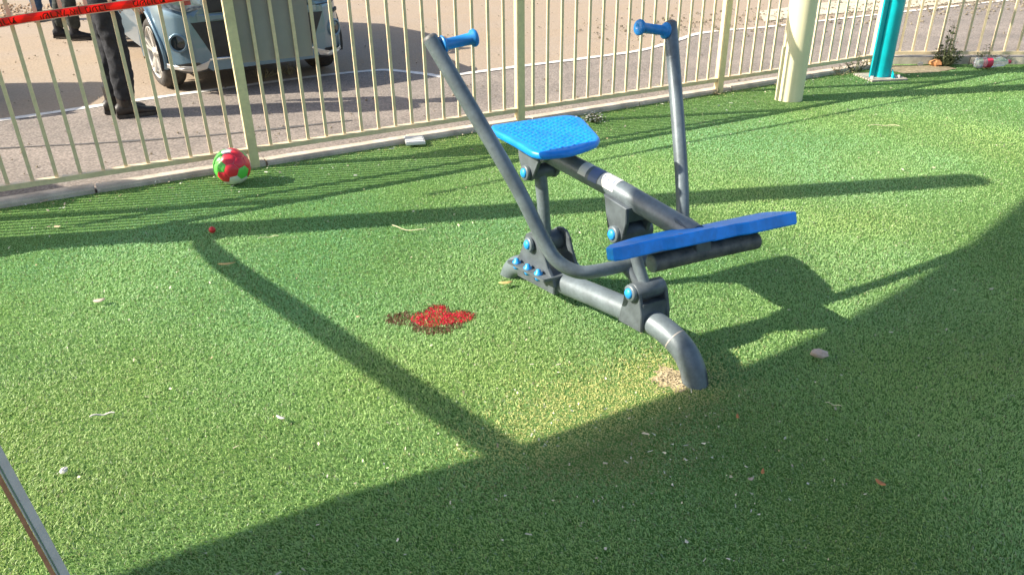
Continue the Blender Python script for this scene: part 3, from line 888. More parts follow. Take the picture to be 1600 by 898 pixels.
for side in (1, -1):
    hl = patch('headlight', [(side * 0.42, 0.70), (side * 0.46, 0.81), (side * 0.66, 0.85), (side * 0.80, 0.86), (side * 0.77, 0.74), (side * 0.60, 0.68)], M['lamp'], 0.022)
    patch('lamp_reflector', [(side * 0.52, 0.73), (side * 0.52, 0.79), (side * 0.60, 0.80), (side * 0.60, 0.73)], M['lampred'], 0.027, car)
    x_ = 0.548
    fl = MB().lathe((x_ - 0.02, side * 0.675, 0.44), Vector((0.9, side * 0.45, 0)), [(0, 0.080), (0.032, 0.076), (0.036, 0.062), (0.026, 0.056)], 24).build('fog_lamp_ring', M['carpaint'], car, local=True)
    fl2 = MB().lathe((x_ - 0.02, side * 0.675, 0.44), Vector((0.9, side * 0.45, 0)), [(0.024, 0.060), (0.030, 0.045), (0.034, 0.0)], 24).build('fog_lamp', M['carglass'], car, local=True)
    patch('lip', [(side * 0.46, 0.29), (side * 0.56, 0.245), (side * 0.79, 0.265), (side * 0.80, 0.235), (side * 0.60, 0.205), (side * 0.50, 0.22)], M['alloy'], 0.012)
patch('bonnet_gap', [(0.72, 0.668), (0.40, 0.655), (0.40, 0.648), (0.72, 0.660)], M['carblack'], 0.004)
patch('bumper_recess', [(0.80, 0.60), (0.72, 0.60), (0.68, 0.565), (0.80, 0.575)], M['carblack'], 0.006)
pp = MB().box((0.635, 0.14, 0.46), (0.01, 0.50, 0.115)).build('licence_plate', M['plate'], car, local=True)
for i in range(8):
    pq = MB().box((0.642, 0.31 - i * 0.055, 0.46), (0.004, 0.028, 0.07)).build('plate_digit', M['plateblue'], pp, local=True)
pq = MB().box((0.642, 0.372, 0.46), (0.004, 0.02, 0.10)).build('plate_band', M['plateblue'], pp, local=True)
for side in (1, -1):
    MB().box((-0.95, side * 0.853, 0.82), (0.14, 0.02, 0.03)).build('door_handle', M['chrome'], car, local=True)
def wheel(x, y, steer, side):
    e = bpy.data.objects.new('wheel', None); COL.objects.link(e); e.parent = car
    e.location = (x, y, WR); e.rotation_euler = (0, 0, steer)
    ty = MB().lathe((0, -0.1 * side, 0), (0, side, 0), [(0.0, 0.215), (0.005, 0.27), (0.03, 0.295), (0.06, 0.30), (0.14, 0.30), (0.17, 0.295), (0.195, 0.272), (0.20, 0.232), (0.185, 0.222)], 48)
    ty.build('tyre', M['rubber'], e, local=True)
    g = MB()
    for k in range(-2, 3):
        yy = k * 0.022
        g.lathe((0, yy - 0.003, 0), (0, 1, 0), [(0, 0.3005), (0.006, 0.3005)], 48)
    g.build('tread_groove', M['carblack'], e, local=True)
    rm = MB().lathe((0, -0.1 * side, 0), (0, side, 0), [(0.03, 0.20), (0.05, 0.205), (0.185, 0.222), (0.193, 0.222), (0.196, 0.212), (0.18, 0.205), (0.05, 0.195), (0.045, 0.0)], 48)
    rm.build('rim', M['alloy'], e, local=True)
    dk = MB().lathe((0, -0.1 * side, 0), (0, side, 0), [(0.10, 0.0), (0.10, 0.204)], 32); dk.build('rim_back', M['carblack'], e, local=True)
    for k in range(5):
        th = 2 * PI * k / 5 + 0.3
        for dd in (-0.16, 0.16):
            c0 = Vector((math.cos(th + dd * 0.4) * 0.03, side * 0.075, math.sin(th + dd * 0.4) * 0.03))
            c1 = Vector((math.cos(th + dd) * 0.206, side * 0.088, math.sin(th + dd) * 0.206))
            X = (c1 - c0).normalized(); Z = X.cross(Vector((0, 1, 0)))
            MB().box((c0 + c1) / 2, ((c1 - c0).length, 0.016, 0.026), X, (0, 1, 0), Z).build('spoke', M['alloy'], e, local=True)
    MB().lathe((0, side * 0.06, 0), (0, side, 0), [(0, 0.055), (0.025, 0.05), (0.03, 0.028), (0.036, 0.026), (0.036, 0)], 20).build('hub_cap', M['alloy'], e, local=True)
    return e
wheel(0, 0.70, rad(3), 1); wheel(0, -0.70, rad(3), -1); wheel(axles[1], 0.70, 0, 1); wheel(axles[1], -0.70, 0, -1)
car2 = copy_tree(car)  # unseen copy added to cast the dark patch at far left
car2.location = (-8.75, 6.0, 0)
car2.rotation_euler = (0, 0, rad(186))
car2['label'] = 'unseen second car added further left, beyond the black-trousered person, for its shadow on the asphalt'

# ------------------------------------------------------------------ people
def skinned(name, pts, edges_, radii, m, parent, sub=2, root=0, disp=0.0):
    me = bpy.data.meshes.new(name)
    me.from_pydata([tuple(p) for p in pts], edges_, [])
    me.materials.append(m)
    o = bpy.data.objects.new(name, me); COL.objects.link(o); o.parent = parent
    sk = o.modifiers.new('skin', 'SKIN'); sk.use_smooth_shade = True
    me.skin_vertices.clear() if False else None
    if not me.skin_vertices: 
        me.attributes.new  # no-op
        bm = bmesh.new(); bm.from_mesh(me); bm.verts.layers.skin.verify(); bm.to_mesh(me); bm.free()
    for i, r in enumerate(radii):
        sv = me.skin_vertices[0].data[i]
        sv.radius = r if isinstance(r, tuple) else (r, r)
        sv.use_root = (i == root)
    ss = o.modifiers.new('sub', 'SUBSURF'); ss.levels = sub; ss.render_levels = sub
    if disp > 0:
        tx = bpy.data.textures.new(name + '_folds', 'CLOUDS'); tx.noise_scale = 0.055; tx.noise_depth = 2
        dm = o.modifiers.new('folds', 'DISPLACE'); dm.texture = tx; dm.strength = disp; dm.mid_level = 0.5; dm.texture_coords = 'GLOBAL'
    return o
def person(loc, heading, label, trouser, shirt, bootm, pose, group=None):
    """built facing +X, y to its left; pose: hips shift and feet positions"""
    e = empty('person', loc, label, 'person', group, rad(heading))
    LF, RF = pose['lf'], pose['rf']               # ankles (x, y)
    hip = 0.92
    hx = (LF[0] + RF[0]) / 2 + pose.get('lean', 0.0)
    pel = Vector((hx, 0, hip + 0.03))
    def leg(F, sy):
        h = Vector((hx, sy * 0.10, hip)); a = Vector((F[0], F[1], 0.09))
        k_ = (h + a) / 2 + Vector((pose.get('knee', 0.05), 0, 0.01))
        return h, k_, a
    lh, lk, lank = leg(LF, 1); rh, rk, rank = leg(RF, -1)
    chest = pel + Vector((0.02, 0, 0.38)); neck = pel + Vector((0.03, 0, 0.53)); head = neck + Vector((0.02, 0, 0.13))
    lsh = chest + Vector((0, 0.19, 0.08)); rsh = chest + Vector((0, -0.19, 0.08))
    lel = lsh + Vector((-0.02, 0.05, -0.29)); rel = rsh + Vector((0.03, -0.05, -0.29))
    lwr = lel + Vector((0.08, 0, -0.24)); rwr = rel + Vector((0.12, 0.02, -0.22))
    P = [pel, pel + Vector((0.01, 0, 0.2)), chest, neck, head, head + Vector((0.005, 0, 0.09)), lh, lk, lank, rh, rk, rank, lsh, lel, lwr, rsh, rel, rwr]
    E_ = [(0, 1), (1, 2), (2, 3), (3, 4), (4, 5), (0, 6), (6, 7), (7, 8), (0, 9), (9, 10), (10, 11), (2, 12), (12, 13), (13, 14), (2, 15), (15, 16), (16, 17)]
    R = [(0.10, 0.14), (0.10, 0.13), (0.11, 0.15), 0.055, (0.085, 0.075), 0.06, 0.08, 0.052, 0.038, 0.08, 0.052, 0.038, 0.055, 0.04, 0.026, 0.055, 0.04, 0.026]
    # hands: palm and five fingers each
    for wi, wr, el, sy in ((14, lwr, lel, 1), (17, rwr, rel, -1)):
        d = (wr - el).normalized()
        pi_ = len(P); P.append(wr + d * 0.05); R.append((0.02, 0.036)); E_.append((wi, pi_))
        side = Vector((1, 0, 0)) - d * d.x; side.normalize()
        for f, (off, ln) in enumerate(((-0.028, 0.055), (-0.010, 0.07), (0.008, 0.075), (0.026, 0.068))):
            k0 = len(P); P.append(wr + d * 0.095 + side * off); R.append(0.009); E_.append((pi_, k0))
            P.append(wr + d * (0.095 + ln * 0.5) + side * off + Vector((0.004, -sy * 0.008, 0))); R.append(0.0085); E_.append((k0, k0 + 1))
            P.append(wr + d * (0.095 + ln) + side * off + Vector((0.0, -sy * 0.026, 0))); R.append(0.007); E_.append((k0 + 1, k0 + 2))
        k0 = len(P); P.append(wr + d * 0.055 + side * 0.048); R.append(0.011); E_.append((pi_, k0))
        P.append(wr + d * 0.09 + side * 0.066 + Vector((0, -sy * 0.01, 0))); R.append(0.009); E_.append((k0, k0 + 1))
    skinned('body', P, E_, R, M['skin'], e, 1)
    # trousers
    TP = [pel + Vector((0, 0, 0.06)), pel - Vector((0, 0, 0.02)), lh, lh.lerp(lk, 0.5), lk, lk.lerp(lank, 0.5), lank + Vector((0, 0, 0.02)), rh, rh.lerp(rk, 0.5), rk, rk.lerp(rank, 0.5), rank + Vector((0, 0, 0.02))]
    TE = [(0, 1), (1, 2), (2, 3), (3, 4), (4, 5), (5, 6), (1, 7), (7, 8), (8, 9), (9, 10), (10, 11)]
    TR = [(0.13, 0.17), (0.13, 0.17), 0.108, 0.098, 0.088, 0.086, 0.070, 0.108, 0.098, 0.088, 0.086, 0.070]
    skinned('trousers', TP, TE, TR, M[trouser], e, 3, 0, 0.032)
    SP_ = [pel + Vector((0, 0, 0.02)), pel + Vector((0.01, 0, 0.2)), chest, chest + Vector((0, 0, 0.1)), lsh, lel, lwr, rsh, rel, rwr]
    skinned('jacket', SP_, [(0, 1), (1, 2), (2, 3), (2, 4), (4, 5), (5, 6), (2, 7), (7, 8), (8, 9)], [(0.14, 0.185), (0.13, 0.17), (0.14, 0.185), (0.09, 0.10), 0.075, 0.058, 0.042, 0.075, 0.058, 0.042], M[shirt], e, 2, 0, 0.03)
    # face and hair
    for sy in (1, -1):
        MB().blob(head + Vector((0.072, sy * 0.03, 0.035)), 0.012, 8, 6).build('eye', M['ballwhite'], e, local=True)
        MB().blob(head + Vector((0.0, sy * 0.078, 0.02)), 0.028, 8, 6, scale=(0.7, 0.35, 1)).build('ear', M['skin'], e, local=True)
    MB().blob(head + Vector((0.092, 0, 0.005)), 0.018, 8, 6, scale=(1, 0.7, 1.4)).build('nose', M['skin'], e, local=True)
    MB().blob(head + Vector((0.080, 0, -0.045)), 0.022, 8, 6, scale=(0.5, 1.2, 0.4)).build('mouth', M['lampred'], e, local=True)
    MB().blob(head + Vector((-0.02, 0, 0.075)), 0.094, 14, 10, scale=(1.02, 0.92, 0.85)).build('hair', M['hair'], e, local=True)
    for F, tz in ((LF, pose.get('ltoe', 0.0)), (RF, pose.get('rtoe', 0.0))):
        mb = MB()
        st_ = [(-0.085, 0.040, 0.085), (-0.06, 0.048, 0.11), (0.0, 0.046, 0.115), (0.06, 0.044, 0.085), (0.13, 0.050, 0.062), (0.19, 0.046, 0.052), (0.215, 0.025, 0.035)]
        vs = []
        n = 12
        for x, hw_, ht in st_:
            for k in range(n):
                th = 2 * PI * k / n
                vs.append((F[0] + x, F[1] + math.cos(th) * hw_, max(0.018, ht * 0.52 + math.sin(th) * ht * 0.52)))
        mb.add(vs, [(i * n + k, i * n + (k + 1) % n, (i + 1) * n + (k + 1) % n, (i + 1) * n + k) for i in range(len(st_) - 1) for k in range(n)], True)
        mb.add(vs[:n], [tuple(range(n))]); mb.add(vs[-n:], [tuple(range(n))])
        mb.tube([(F[0] - 0.015, F[1], 0.08), (F[0] - 0.01, F[1], 0.21)], [0.05, 0.056], 14)
        bt = mb.build('boot', M[bootm], e, local=True)
        MB().prism([Vector((F[0] + a, F[1] + b, 0.001)) for a, b in ((-0.09, -0.04), (-0.09, 0.04), (0.05, 0.045), (0.15, 0.052), (0.215, 0.03), (0.222, 0), (0.215, -0.03), (0.15, -0.052), (0.05, -0.045))], (0, 0, 0.022)).build('sole', M['rubber'], bt, local=True)
    return e
person((-2.98, 6.0, 0), 30, 'person in black cargo trousers and dark boots standing beside the car', 'trousers', 'shirt', 'boot', dict(lf=(-0.09, 0.13), rf=(-0.02, -0.06), lean=0.02, knee=0.03), 'people standing in the car park')
person((-5.33, 9.68, 0), 20, 'person in dark trousers far behind, left of the black cargo trousers', 'trousers2', 'shirt', 'trousers', dict(lf=(-0.10, 0.12), rf=(0.10, -0.12), knee=0.05), 'people standing in the car park')
person((-6.47, 11.4, 0), -80, 'person in blue jeans farthest away, above the red tape', 'jeans', 'shirt', 'boot', dict(lf=(0.0, 0.12), rf=(0.06, -0.12), knee=0.03), 'people standing in the car park')
person((-4.78, 3.86, 0), 40, 'unseen person added outside the fence at the far left for the shadow reaching the kerb', 'trousers', 'shirt', 'boot', dict(lf=(0.0, 0.12), rf=(0.05, -0.12), knee=0.03), 'people standing in the car park')  # out of view, added for the shadow by the kerb

# ------------------------------------------------------------------ red tape with black print
def tp(s): return fp(s, -0.075, 0.960 + (s + 1.12) * 0.085 + 0.006 * math.sin(s * 5))
tape = empty('barrier_tape', tp(-2.2), 'red barrier tape with black lettering stretched across the fence bars, top left', 'tape')
TW = 0.052
tu = Vector((0, 0, 1)) * 0.93 + FN * -0.36; tu.normalize()
vs, fs = [], []
nT = 60
for i in range(nT + 1):
    s = -2.25 + i / nT * 4.16
    p = tp(s)
    vs += [p - tu * TW / 2, p + tu * TW / 2]
for i in range(nT): fs.append((2 * i, 2 * i + 1, 2 * i + 3, 2 * i + 2))
mb = MB(); mb.add(vs, fs, True); tb = mb.build('strip', M['tape'], tape)
mod = tb.modifiers.new('thick', 'SOLIDIFY'); mod.thickness = 0.0006
for sgn in (-1, 1):
    vs = []
    for i in range(nT + 1):
        s = -2.25 + i / nT * 4.16
        p = tp(s) + tu * sgn * (TW / 2 - 0.002) - FN * 0.0012
        vs += [p - tu * 0.0022, p + tu * 0.0022]
    mb = MB(); mb.add(vs, fs, True); mb.build('edge_stripe', M['tapeedge'], tape)
for kx, (s0, txt) in enumerate(((-1.30, 'משטרת'), (-1.06, 'ישראל'), (-0.86, 'אין מעבר'), (-0.58, 'משטרת'), (-0.38, 'ישראל'))):
    fc = bpy.data.curves.new('tape_print', 'FONT')
    fc.body = txt[::-1]
    fc.size = 0.052
    fc.extrude = 0.0
    fc.materials.append(M['ink'])
    tmp_ = bpy.data.objects.new('tape_print_curve', fc)
    COL.objects.link(tmp_)
    dg_ = bpy.context.evaluated_depsgraph_get(); dg_.update()
    me_ = bpy.data.meshes.new_from_object(tmp_.evaluated_get(dg_))
    bpy.data.objects.remove(tmp_)
    if not me_.materials: me_.materials.append(M['ink'])
    fo_ = bpy.data.objects.new('tape_print', me_)
    COL.objects.link(fo_)
    fo_.parent = tape
    X = (tp(s0 + 0.2) - tp(s0)).normalized()
    nrm = X.cross(tu).normalized()
    if nrm.dot(-FN) < 0: nrm = -nrm
    Xr = -X; Yr = nrm.cross(Xr).normalized()
    org = tp(s0 + 0.25) - Yr * 0.014 - FN * 0.0025
    loc = org - worldloc(tape)
    fo_.matrix_local = Matrix(((Xr.x, Yr.x, nrm.x, loc.x), (Xr.y, Yr.y, nrm.y, loc.y), (Xr.z, Yr.z, nrm.z, loc.z), (0, 0, 0, 1)))

# ------------------------------------------------------------------ slim rod at lower left, close to the lens
rp = empty('slim_post', (-0.897, 1.134, 0), 'slim grey metal post with rusty left edge at the bottom left corner', 'post')
ra0, ra1 = Vector((-0.897, 1.134, -0.01)), Vector((-0.963, 1.078, 1.05))
rax = (ra1 - ra0).normalized()
rx = Vector((0.72, 0.69, 0)); ry = rax.cross(rx).normalized(); rx = ry.cross(rax)
MB().box((ra0 + ra1) / 2, (0.020, 0.018, 1.06), rx, ry, rax).build('shaft', M['rod'], rp)
MB().box((ra0 + ra1) / 2 - rx * 0.0145, (0.008, 0.015, 1.055), rx, ry, rax).build('rusty_strip', M['rodrust'], rp)
MB().box((ra0 + ra1) / 2 - rx * 0.006 - ry * 0.0098, (0.003, 0.002, 1.05), rx, ry, rax).build('edge_trim', M['chrome'], rp)
# ------------------------------------------------------------------ artificial turf blades
def vnoise(x, y, sc, seed):
    """cheap smooth value noise"""
    g = np.random.default_rng(seed).random((64, 64))
    X = x * sc; Y = y * sc
    xi = np.floor(X).astype(int); yi = np.floor(Y).astype(int)
    fx = X - xi; fy = Y - yi
    fx = fx * fx * (3 - 2 * fx); fy = fy * fy * (3 - 2 * fy)
    a = g[xi % 64, yi % 64]; b = g[(xi + 1) % 64, yi % 64]; c = g[xi % 64, (yi + 1) % 64]; d = g[(xi + 1) % 64, (yi + 1) % 64]
    return (a * (1 - fx) + b * fx) * (1 - fy) + (c * (1 - fx) + d * fx) * fy

def tris_object(name, v, f, colr, m, kind='stuff'):
    me = bpy.data.meshes.new(name)
    nv = len(v); nf = len(f)
    me.vertices.add(nv); me.vertices.foreach_set('co', v.astype(np.float32).ravel())
    me.loops.add(nf * 3); me.loops.foreach_set('vertex_index', f.astype(np.int32).ravel())
    me.polygons.add(nf)
    me.polygons.foreach_set('loop_start', np.arange(0, nf * 3, 3, dtype=np.int32))
    me.polygons.foreach_set('loop_total', np.full(nf, 3, dtype=np.int32))
    at = me.attributes.new('tint', 'FLOAT_COLOR', 'POINT')
    at.data.foreach_set('color', np.concatenate([colr, np.ones((nv, 1))], 1).astype(np.float32).ravel())
    me.materials.append(m)
    me.update(calc_edges=True)
    o = bpy.data.objects.new(name, me); COL.objects.link(o)
    if kind: o['kind'] = kind
    return o

def on_turf(x, y):
    o1 = (x - F0.x) * FN.x + (y - F0.y) * FN.y
    o2 = (x - G0.x) * GN.x + (y - G0.y) * GN.y
    ok = (o1 < -0.038) & ((o2 < -0.02) | (x < G0.x))
    # base plate and column
    ok &= np.hypot(x - pc.x, y - pc.y) > 0.10
    ok &= ~((np.abs(x - tc_.x) < 0.17) & (np.abs(y - tc_.y + 0.02) < 0.16))
    soil = ((x - 3.82) / 0.36) ** 2 + ((y - 7.33) / 0.13) ** 2 < 1
    hd = np.hypot((x - 0.55) / 0.085, (y - 2.238) / 0.075)
    hole = hd < 1.15
    keep = nrg.random(len(x)) < 0.12
    keep |= nrg.random(len(x)) < np.clip(hd - 0.25, 0, 1) * (hd < 1.2) * hole
    return ok & (~soil | keep) & (~hole | keep)

def turf(N):
    a = 1.62; r0_, r1_, rc = 1.05, 9.6, 2.3
    # radial pdf: r for r<rc, r * (rc/r)^1.7 beyond
    rg = np.linspace(r0_, r1_, 4000)
    pdf = rg * np.where(rg < rc, 1.0, (rc / rg) ** 1.6)
    cdf = np.cumsum(pdf); cdf /= cdf[-1]
    r = np.interp(nrg.random(N), cdf, rg)
    th = PI / 2 + (nrg.random(N) - 0.5) * a
    x = r * np.cos(th); y = r * np.sin(th)
    ok = on_turf(x, y)
    x, y, r = x[ok], y[ok], r[ok]
    n = len(x)
    sc = np.maximum(1.0, (r / rc)) ** 0.7
    L = (0.008 + 0.006 * nrg.random(n)) * (0.85 + 0.35 * vnoise(x, y, 3.0, 3))
    W = 0.0015 * sc * (0.8 + 0.5 * nrg.random(n))
    az = nrg.random(n) * 2 * PI
    # combed lean in patches plus random
    lean_az = vnoise(x, y, 1.2, 5) * 5.0 + 0.3
    lx = 0.35 * np.cos(lean_az) + 0.75 * (nrg.random(n) - 0.5) * 2
    ly = 0.35 * np.sin(lean_az) + 0.75 * (nrg.random(n) - 0.5) * 2
    px, py = np.cos(az), np.sin(az)
    worn = 1.5 * np.exp(-(((x - 0.30) * 0.88 + (y - 2.03) * 0.47) / 0.36) ** 2 - ((-(x - 0.30) * 0.47 + (y - 2.03) * 0.88) / 0.17) ** 2) + 1.3 * np.exp(-((x - 0.55) / 0.13) ** 2 - ((y - 2.24) / 0.11) ** 2) + 0.6 * np.exp(-((x - 0.30) / 0.22) ** 2 - ((y - 1.80) / 0.10) ** 2)
    worn = np.clip(worn * (0.65 + 0.8 * vnoise(x, y, 9, 8)), 0, 1)
    near_kerb = np.clip(1 + ((x - F0.x) * FN.x + (y - F0.y) * FN.y + 0.10) / 0.10, 0, 1) * 0.5
    L = L * (1 - 0.5 * worn)
    fo_off = (x - F0.x) * FN.x + (y - F0.y) * FN.y
    L = L * np.where(fo_off > -0.80, 0.55, 1.0) * np.where(r > 4.2, 0.8, 1.0)
    h1 = L * 0.55; h2 = L
    z0 = np.zeros(n)
    bx, by = x, y
    m1x, m1y = x + lx * L * 0.35, y + ly * L * 0.35
    tx, ty = x + lx * L * 1.15, y + ly * L * 1.15
    zt = h2 * (0.95 - 0.28 * np.hypot(lx, ly))
    v = np.empty((n, 4, 3))
    v[:, 0] = np.stack([bx, by, z0], 1)
    v[:, 1] = np.stack([m1x - px * W, m1y - py * W, h1], 1)
    v[:, 2] = np.stack([m1x + px * W, m1y + py * W, h1], 1)
    v[:, 3] = np.stack([tx, ty, zt], 1)
    idx = np.arange(n)[:, None] * 4
    f = np.concatenate([idx + [0, 2, 1], idx + [1, 2, 3]], 1).reshape(-1, 3)
    t = nrg.random(n)
    big = vnoise(x, y, 0.9, 21) * 0.6 + vnoise(x, y, 4.5, 22) * 0.4
    g1 = np.array([0.200, 0.385, 0.100]); g2 = np.array([0.470, 0.660, 0.280])
    c = g1 + (g2 - g1) * np.clip(0.12 + t * 0.62 + big * 0.30, 0, 1)[:, None]
    hue = vnoise(x, y, 0.6, 41) * 0.6 + vnoise(x, y, 2.2, 42) * 0.4
    c = c * (1 + (hue[:, None] - 0.5) * np.array([0.55, 0.10, -0.45]))
    lane = vnoise(x * 0.8 + y * 0.6, (y * 0.8 - x * 0.6) * 0.35, 2.4, 43)
    c = c * (0.90 + 0.2 * lane)[:, None]
    strawm = nrg.random(n) < 0.07
    c[strawm] = np.array([0.30, 0.31, 0.15])
    white = nrg.random(n) < 0.02
    c[white] = np.array([0.42, 0.50, 0.33])
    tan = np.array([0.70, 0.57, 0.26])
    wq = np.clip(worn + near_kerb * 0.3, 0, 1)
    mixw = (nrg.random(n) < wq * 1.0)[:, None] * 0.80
    shade_side = np.clip((1.98 + (x - 0.3) * 0.53 - y) / 0.10, 0, 1)[:, None]  # worn blades painted paler on the sunlit side, browner past the shade edge
    c = c * (1 - mixw) + (np.array([0.86, 0.78, 0.33]) * (1 - shade_side) + np.array([0.48, 0.42, 0.20]) * shade_side) * mixw
    # red stain
    sx, sy = (x + 0.295), (y - 2.672)
    nz = vnoise(x, y, 28, 31) * 0.6 + vnoise(x, y, 70, 32) * 0.4
    lob = np.maximum(np.maximum(np.exp(-((sx + 0.02) / 0.105) ** 2 - (sy / 0.070) ** 2), 0.95 * np.exp(-((sx - 0.085) / 0.06) ** 2 - ((sy - 0.01) / 0.050) ** 2)), 0.80 * np.exp(-((sx + 0.01) / 0.05) ** 2 - ((sy - 0.07) / 0.05) ** 2))
    faint = np.maximum(0.62 * np.exp(-((sx + 0.13) / 0.10) ** 2 - ((sy - 0.0) / 0.065) ** 2), 0.55 * np.exp(-((sx - 0.0) / 0.13) ** 2 - ((sy + 0.075) / 0.07) ** 2))
    st_ = lob * (0.86 + 0.36 * nz)
    red = st_ > 0.45
    brown = ((np.maximum(st_, faint * (0.6 + 0.8 * nz)) > 0.30) & ~red) & (nrg.random(n) < 0.8)
    rc_ = np.array([0.48, 0.004, 0.028]) + nrg.random(n)[:, None] * np.array([0.36, 0.008, 0.045])
    bc_ = np.array([0.10, 0.035, 0.022]) + nrg.random(n)[:, None] * np.array([0.16, 0.07, 0.05])
    red &= nrg.random(n) < 0.97
    c[red] = rc_[red]; c[brown] = bc_[brown]
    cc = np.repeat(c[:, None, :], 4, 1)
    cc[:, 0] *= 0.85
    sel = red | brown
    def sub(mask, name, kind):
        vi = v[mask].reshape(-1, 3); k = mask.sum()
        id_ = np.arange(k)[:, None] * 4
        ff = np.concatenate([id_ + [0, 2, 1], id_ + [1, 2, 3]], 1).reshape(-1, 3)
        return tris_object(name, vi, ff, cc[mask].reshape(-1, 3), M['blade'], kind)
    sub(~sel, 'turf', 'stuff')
    so2 = sub(sel, 'red_stain', None)
    tag(so2, 'bright red stain with dark brown edges soaked into the turf left of the rowing machine', 'stain')
    return n
NT = turf(1150000)
# dry scatter lying in the turf
def flecks(N, name, region, size, cols, z=0.018):
    x, y = region(N)
    ok = on_turf(x, y); x, y = x[ok], y[ok]
    n = len(x)
    az = nrg.random(n) * 2 * PI
    s = size[0] + (size[1] - size[0]) * nrg.random(n) ** 3
    asp_ = 1 + 2.2 * nrg.random(n) ** 2
    tz = (nrg.random((n, 4)) - 0.5) * 0.008
    dx, dy = np.cos(az), np.sin(az)
    v = np.empty((n, 4, 3))
    for i, (a_, b_) in enumerate(((-1, -0.5), (1, -0.4), (0.8, 0.6), (-0.7, 0.5))):
        v[:, i, 0] = x + dx * s * asp_ * a_ * 0.5 - dy * s * b_ * 0.6
        v[:, i, 1] = y + dy * s * asp_ * a_ * 0.5 + dx * s * b_ * 0.6
        v[:, i, 2] = z + tz[:, i]
    idx = np.arange(n)[:, None] * 4
    f = np.concatenate([idx + [0, 1, 2], idx + [0, 2, 3]], 1).reshape(-1, 3)
    cols = np.array(cols); c = cols[nrg.integers(0, len(cols), n)] * (0.8 + 0.4 * nrg.random(n))[:, None]
    return tris_object(name, v.reshape(-1, 3), f, np.repeat(c[:, None], 4, 1).reshape(-1, 3), M['fleck'])
def wedge(N):
    r = 1.1 + (nrg.random(N) ** 0.6) * 8.0; th = PI / 2 + (nrg.random(N) - 0.5) * 1.6
    return r * np.cos(th), r * np.sin(th)
flecks(2000, 'leaf_litter', wedge, (0.002, 0.011), [(0.6, 0.60, 0.40), (0.5, 0.45, 0.3), (0.62, 0.58, 0.44), (0.45, 0.35, 0.2)])
def nearw(N): return 0.35 + nrg.normal(0, 0.42, N), 1.85 + nrg.normal(0, 0.28, N)
flecks(420, 'wood_chips', nearw, (0.002, 0.009), [(0.66, 0.62, 0.5), (0.5, 0.45, 0.32), (0.6, 0.55, 0.4)])
def alongkerb(N):
    s = nrg.random(N) * 9 - 3; o_ = -0.05 - nrg.random(N) ** 2 * 0.5
    return F0.x + FD.x * s + FN.x * o_, F0.y + FD.y * s + FN.y * o_
flecks(650, 'kerb_litter', alongkerb, (0.005, 0.018), [(0.6, 0.6, 0.5), (0.5, 0.42, 0.3), (0.4, 0.33, 0.2)])

# pebbles and dry leaves on the car park
def pebbles(N, name, region, size, m):
    mb = MB()
    for _ in range(N):
        x, y = region()
        s = size[0] + (size[1] - size[0]) * rnd.random() ** 3
        mb.blob((x, y, s * 0.2), s, 5, 3, 0.25, (1, rnd.uniform(0.6, 1), 0.6), False)
    o = mb.build(name, M[m]); o['kind'] = 'stuff'
    return o
def outside():
    while True:
        y = rnd.uniform(4.5, 14); x = rnd.uniform(-0.75 * y, 0.75 * y + 1)
        if (Vector((x, y, 0)) - F0).dot(FN) > 0.15 and ((Vector((x, y, 0)) - G0).dot(GN) > 0.2 or x < 3.6): return x, y
pebbles(1500, 'gravel', outside, (0.003, 0.013), 'rubblem')
def rightstrip():
    t = rnd.random() ** 0.8; p = Vector((0.9, 9.6)).lerp(Vector((8, 12.3)), t) + Vector((rnd.gauss(0, 0.3), rnd.gauss(0, 0.55)))
    return p.x, p.y
pebbles(1500, 'dry_rubble', rightstrip, (0.006, 0.026), 'rubblem')
def farleft():
    return rnd.uniform(-12, -6.2), rnd.uniform(11.6, 13.2)
pebbles(900, 'fallen_leaves', farleft, (0.015, 0.04), 'drybrown')
# ------------------------------------------------------------------ small single things
def flat_leaf(loc, ln, wd, az, m, name, label, cat, curl=0.006, z=0.022):
    n = 10; vs = []
    c, s = math.cos(az), math.sin(az)
    P2 = [(math.cos(2 * PI * k / n) * ln / 2 * (1.15 if k == 0 else 1), math.sin(2 * PI * k / n) * wd / 2) for k in range(n)]
    vs = [(loc[0], loc[1], z)]
    for a, b in P2: vs.append((loc[0] + a * c - b * s, loc[1] + a * s + b * c, z + curl * ((a / ln * 2) ** 2 + abs(b) / wd)))
    mb = MB(); mb.add(vs, [(0, i + 1, (i + 1) % n + 1) for i in range(n)], True)
    o = mb.build(name, m, at=(loc[0], loc[1], z))
    md = o.modifiers.new('thick', 'SOLIDIFY'); md.thickness = 0.002
    return tag(o, label, cat)
def straw(loc, az, ln, bend, name, label, m='straw', r=0.0022, z=0.024):
    d = Vector((math.cos(az), math.sin(az), 0)); n_ = Vector((-d.y, d.x, 0))
    pts = [Vector((loc[0], loc[1], z)) + d * ln * (t - 0.5) + n_ * bend * (1 - (2 * t - 1) ** 2) + Vector((0, 0, 0.004 * math.sin(t * 9))) for t in [i / 8 for i in range(9)]]
    o = MB().tube(pts, r, 6).build(name, M[m], at=(loc[0], loc[1], z))
    return tag(o, label, 'straw')
flat_leaf((-1.305, 3.167), 0.075, 0.020, 0.15, M['leaf_tan'], 'dry_leaf', 'yellow curled leaf inside the diagonal shadow stripe', 'leaf')
flat_leaf((-1.724, 2.824), 0.045, 0.030, 0.4, M['stone'], 'dry_leaf', 'pale pinkish leaf on the sunlit turf at far left', 'leaf')
flat_leaf((-0.028, 2.941), 0.06, 0.022, 0.2, M['leaf_tan'], 'dry_leaf', 'tan leaf beside the back foot of the rowing machine', 'leaf')
flat_leaf((1.035, 1.664), 0.030, 0.016, 2.2, M['leaf_orange'], 'dry_leaf', 'small bright orange leaf in the shade at lower right', 'leaf')
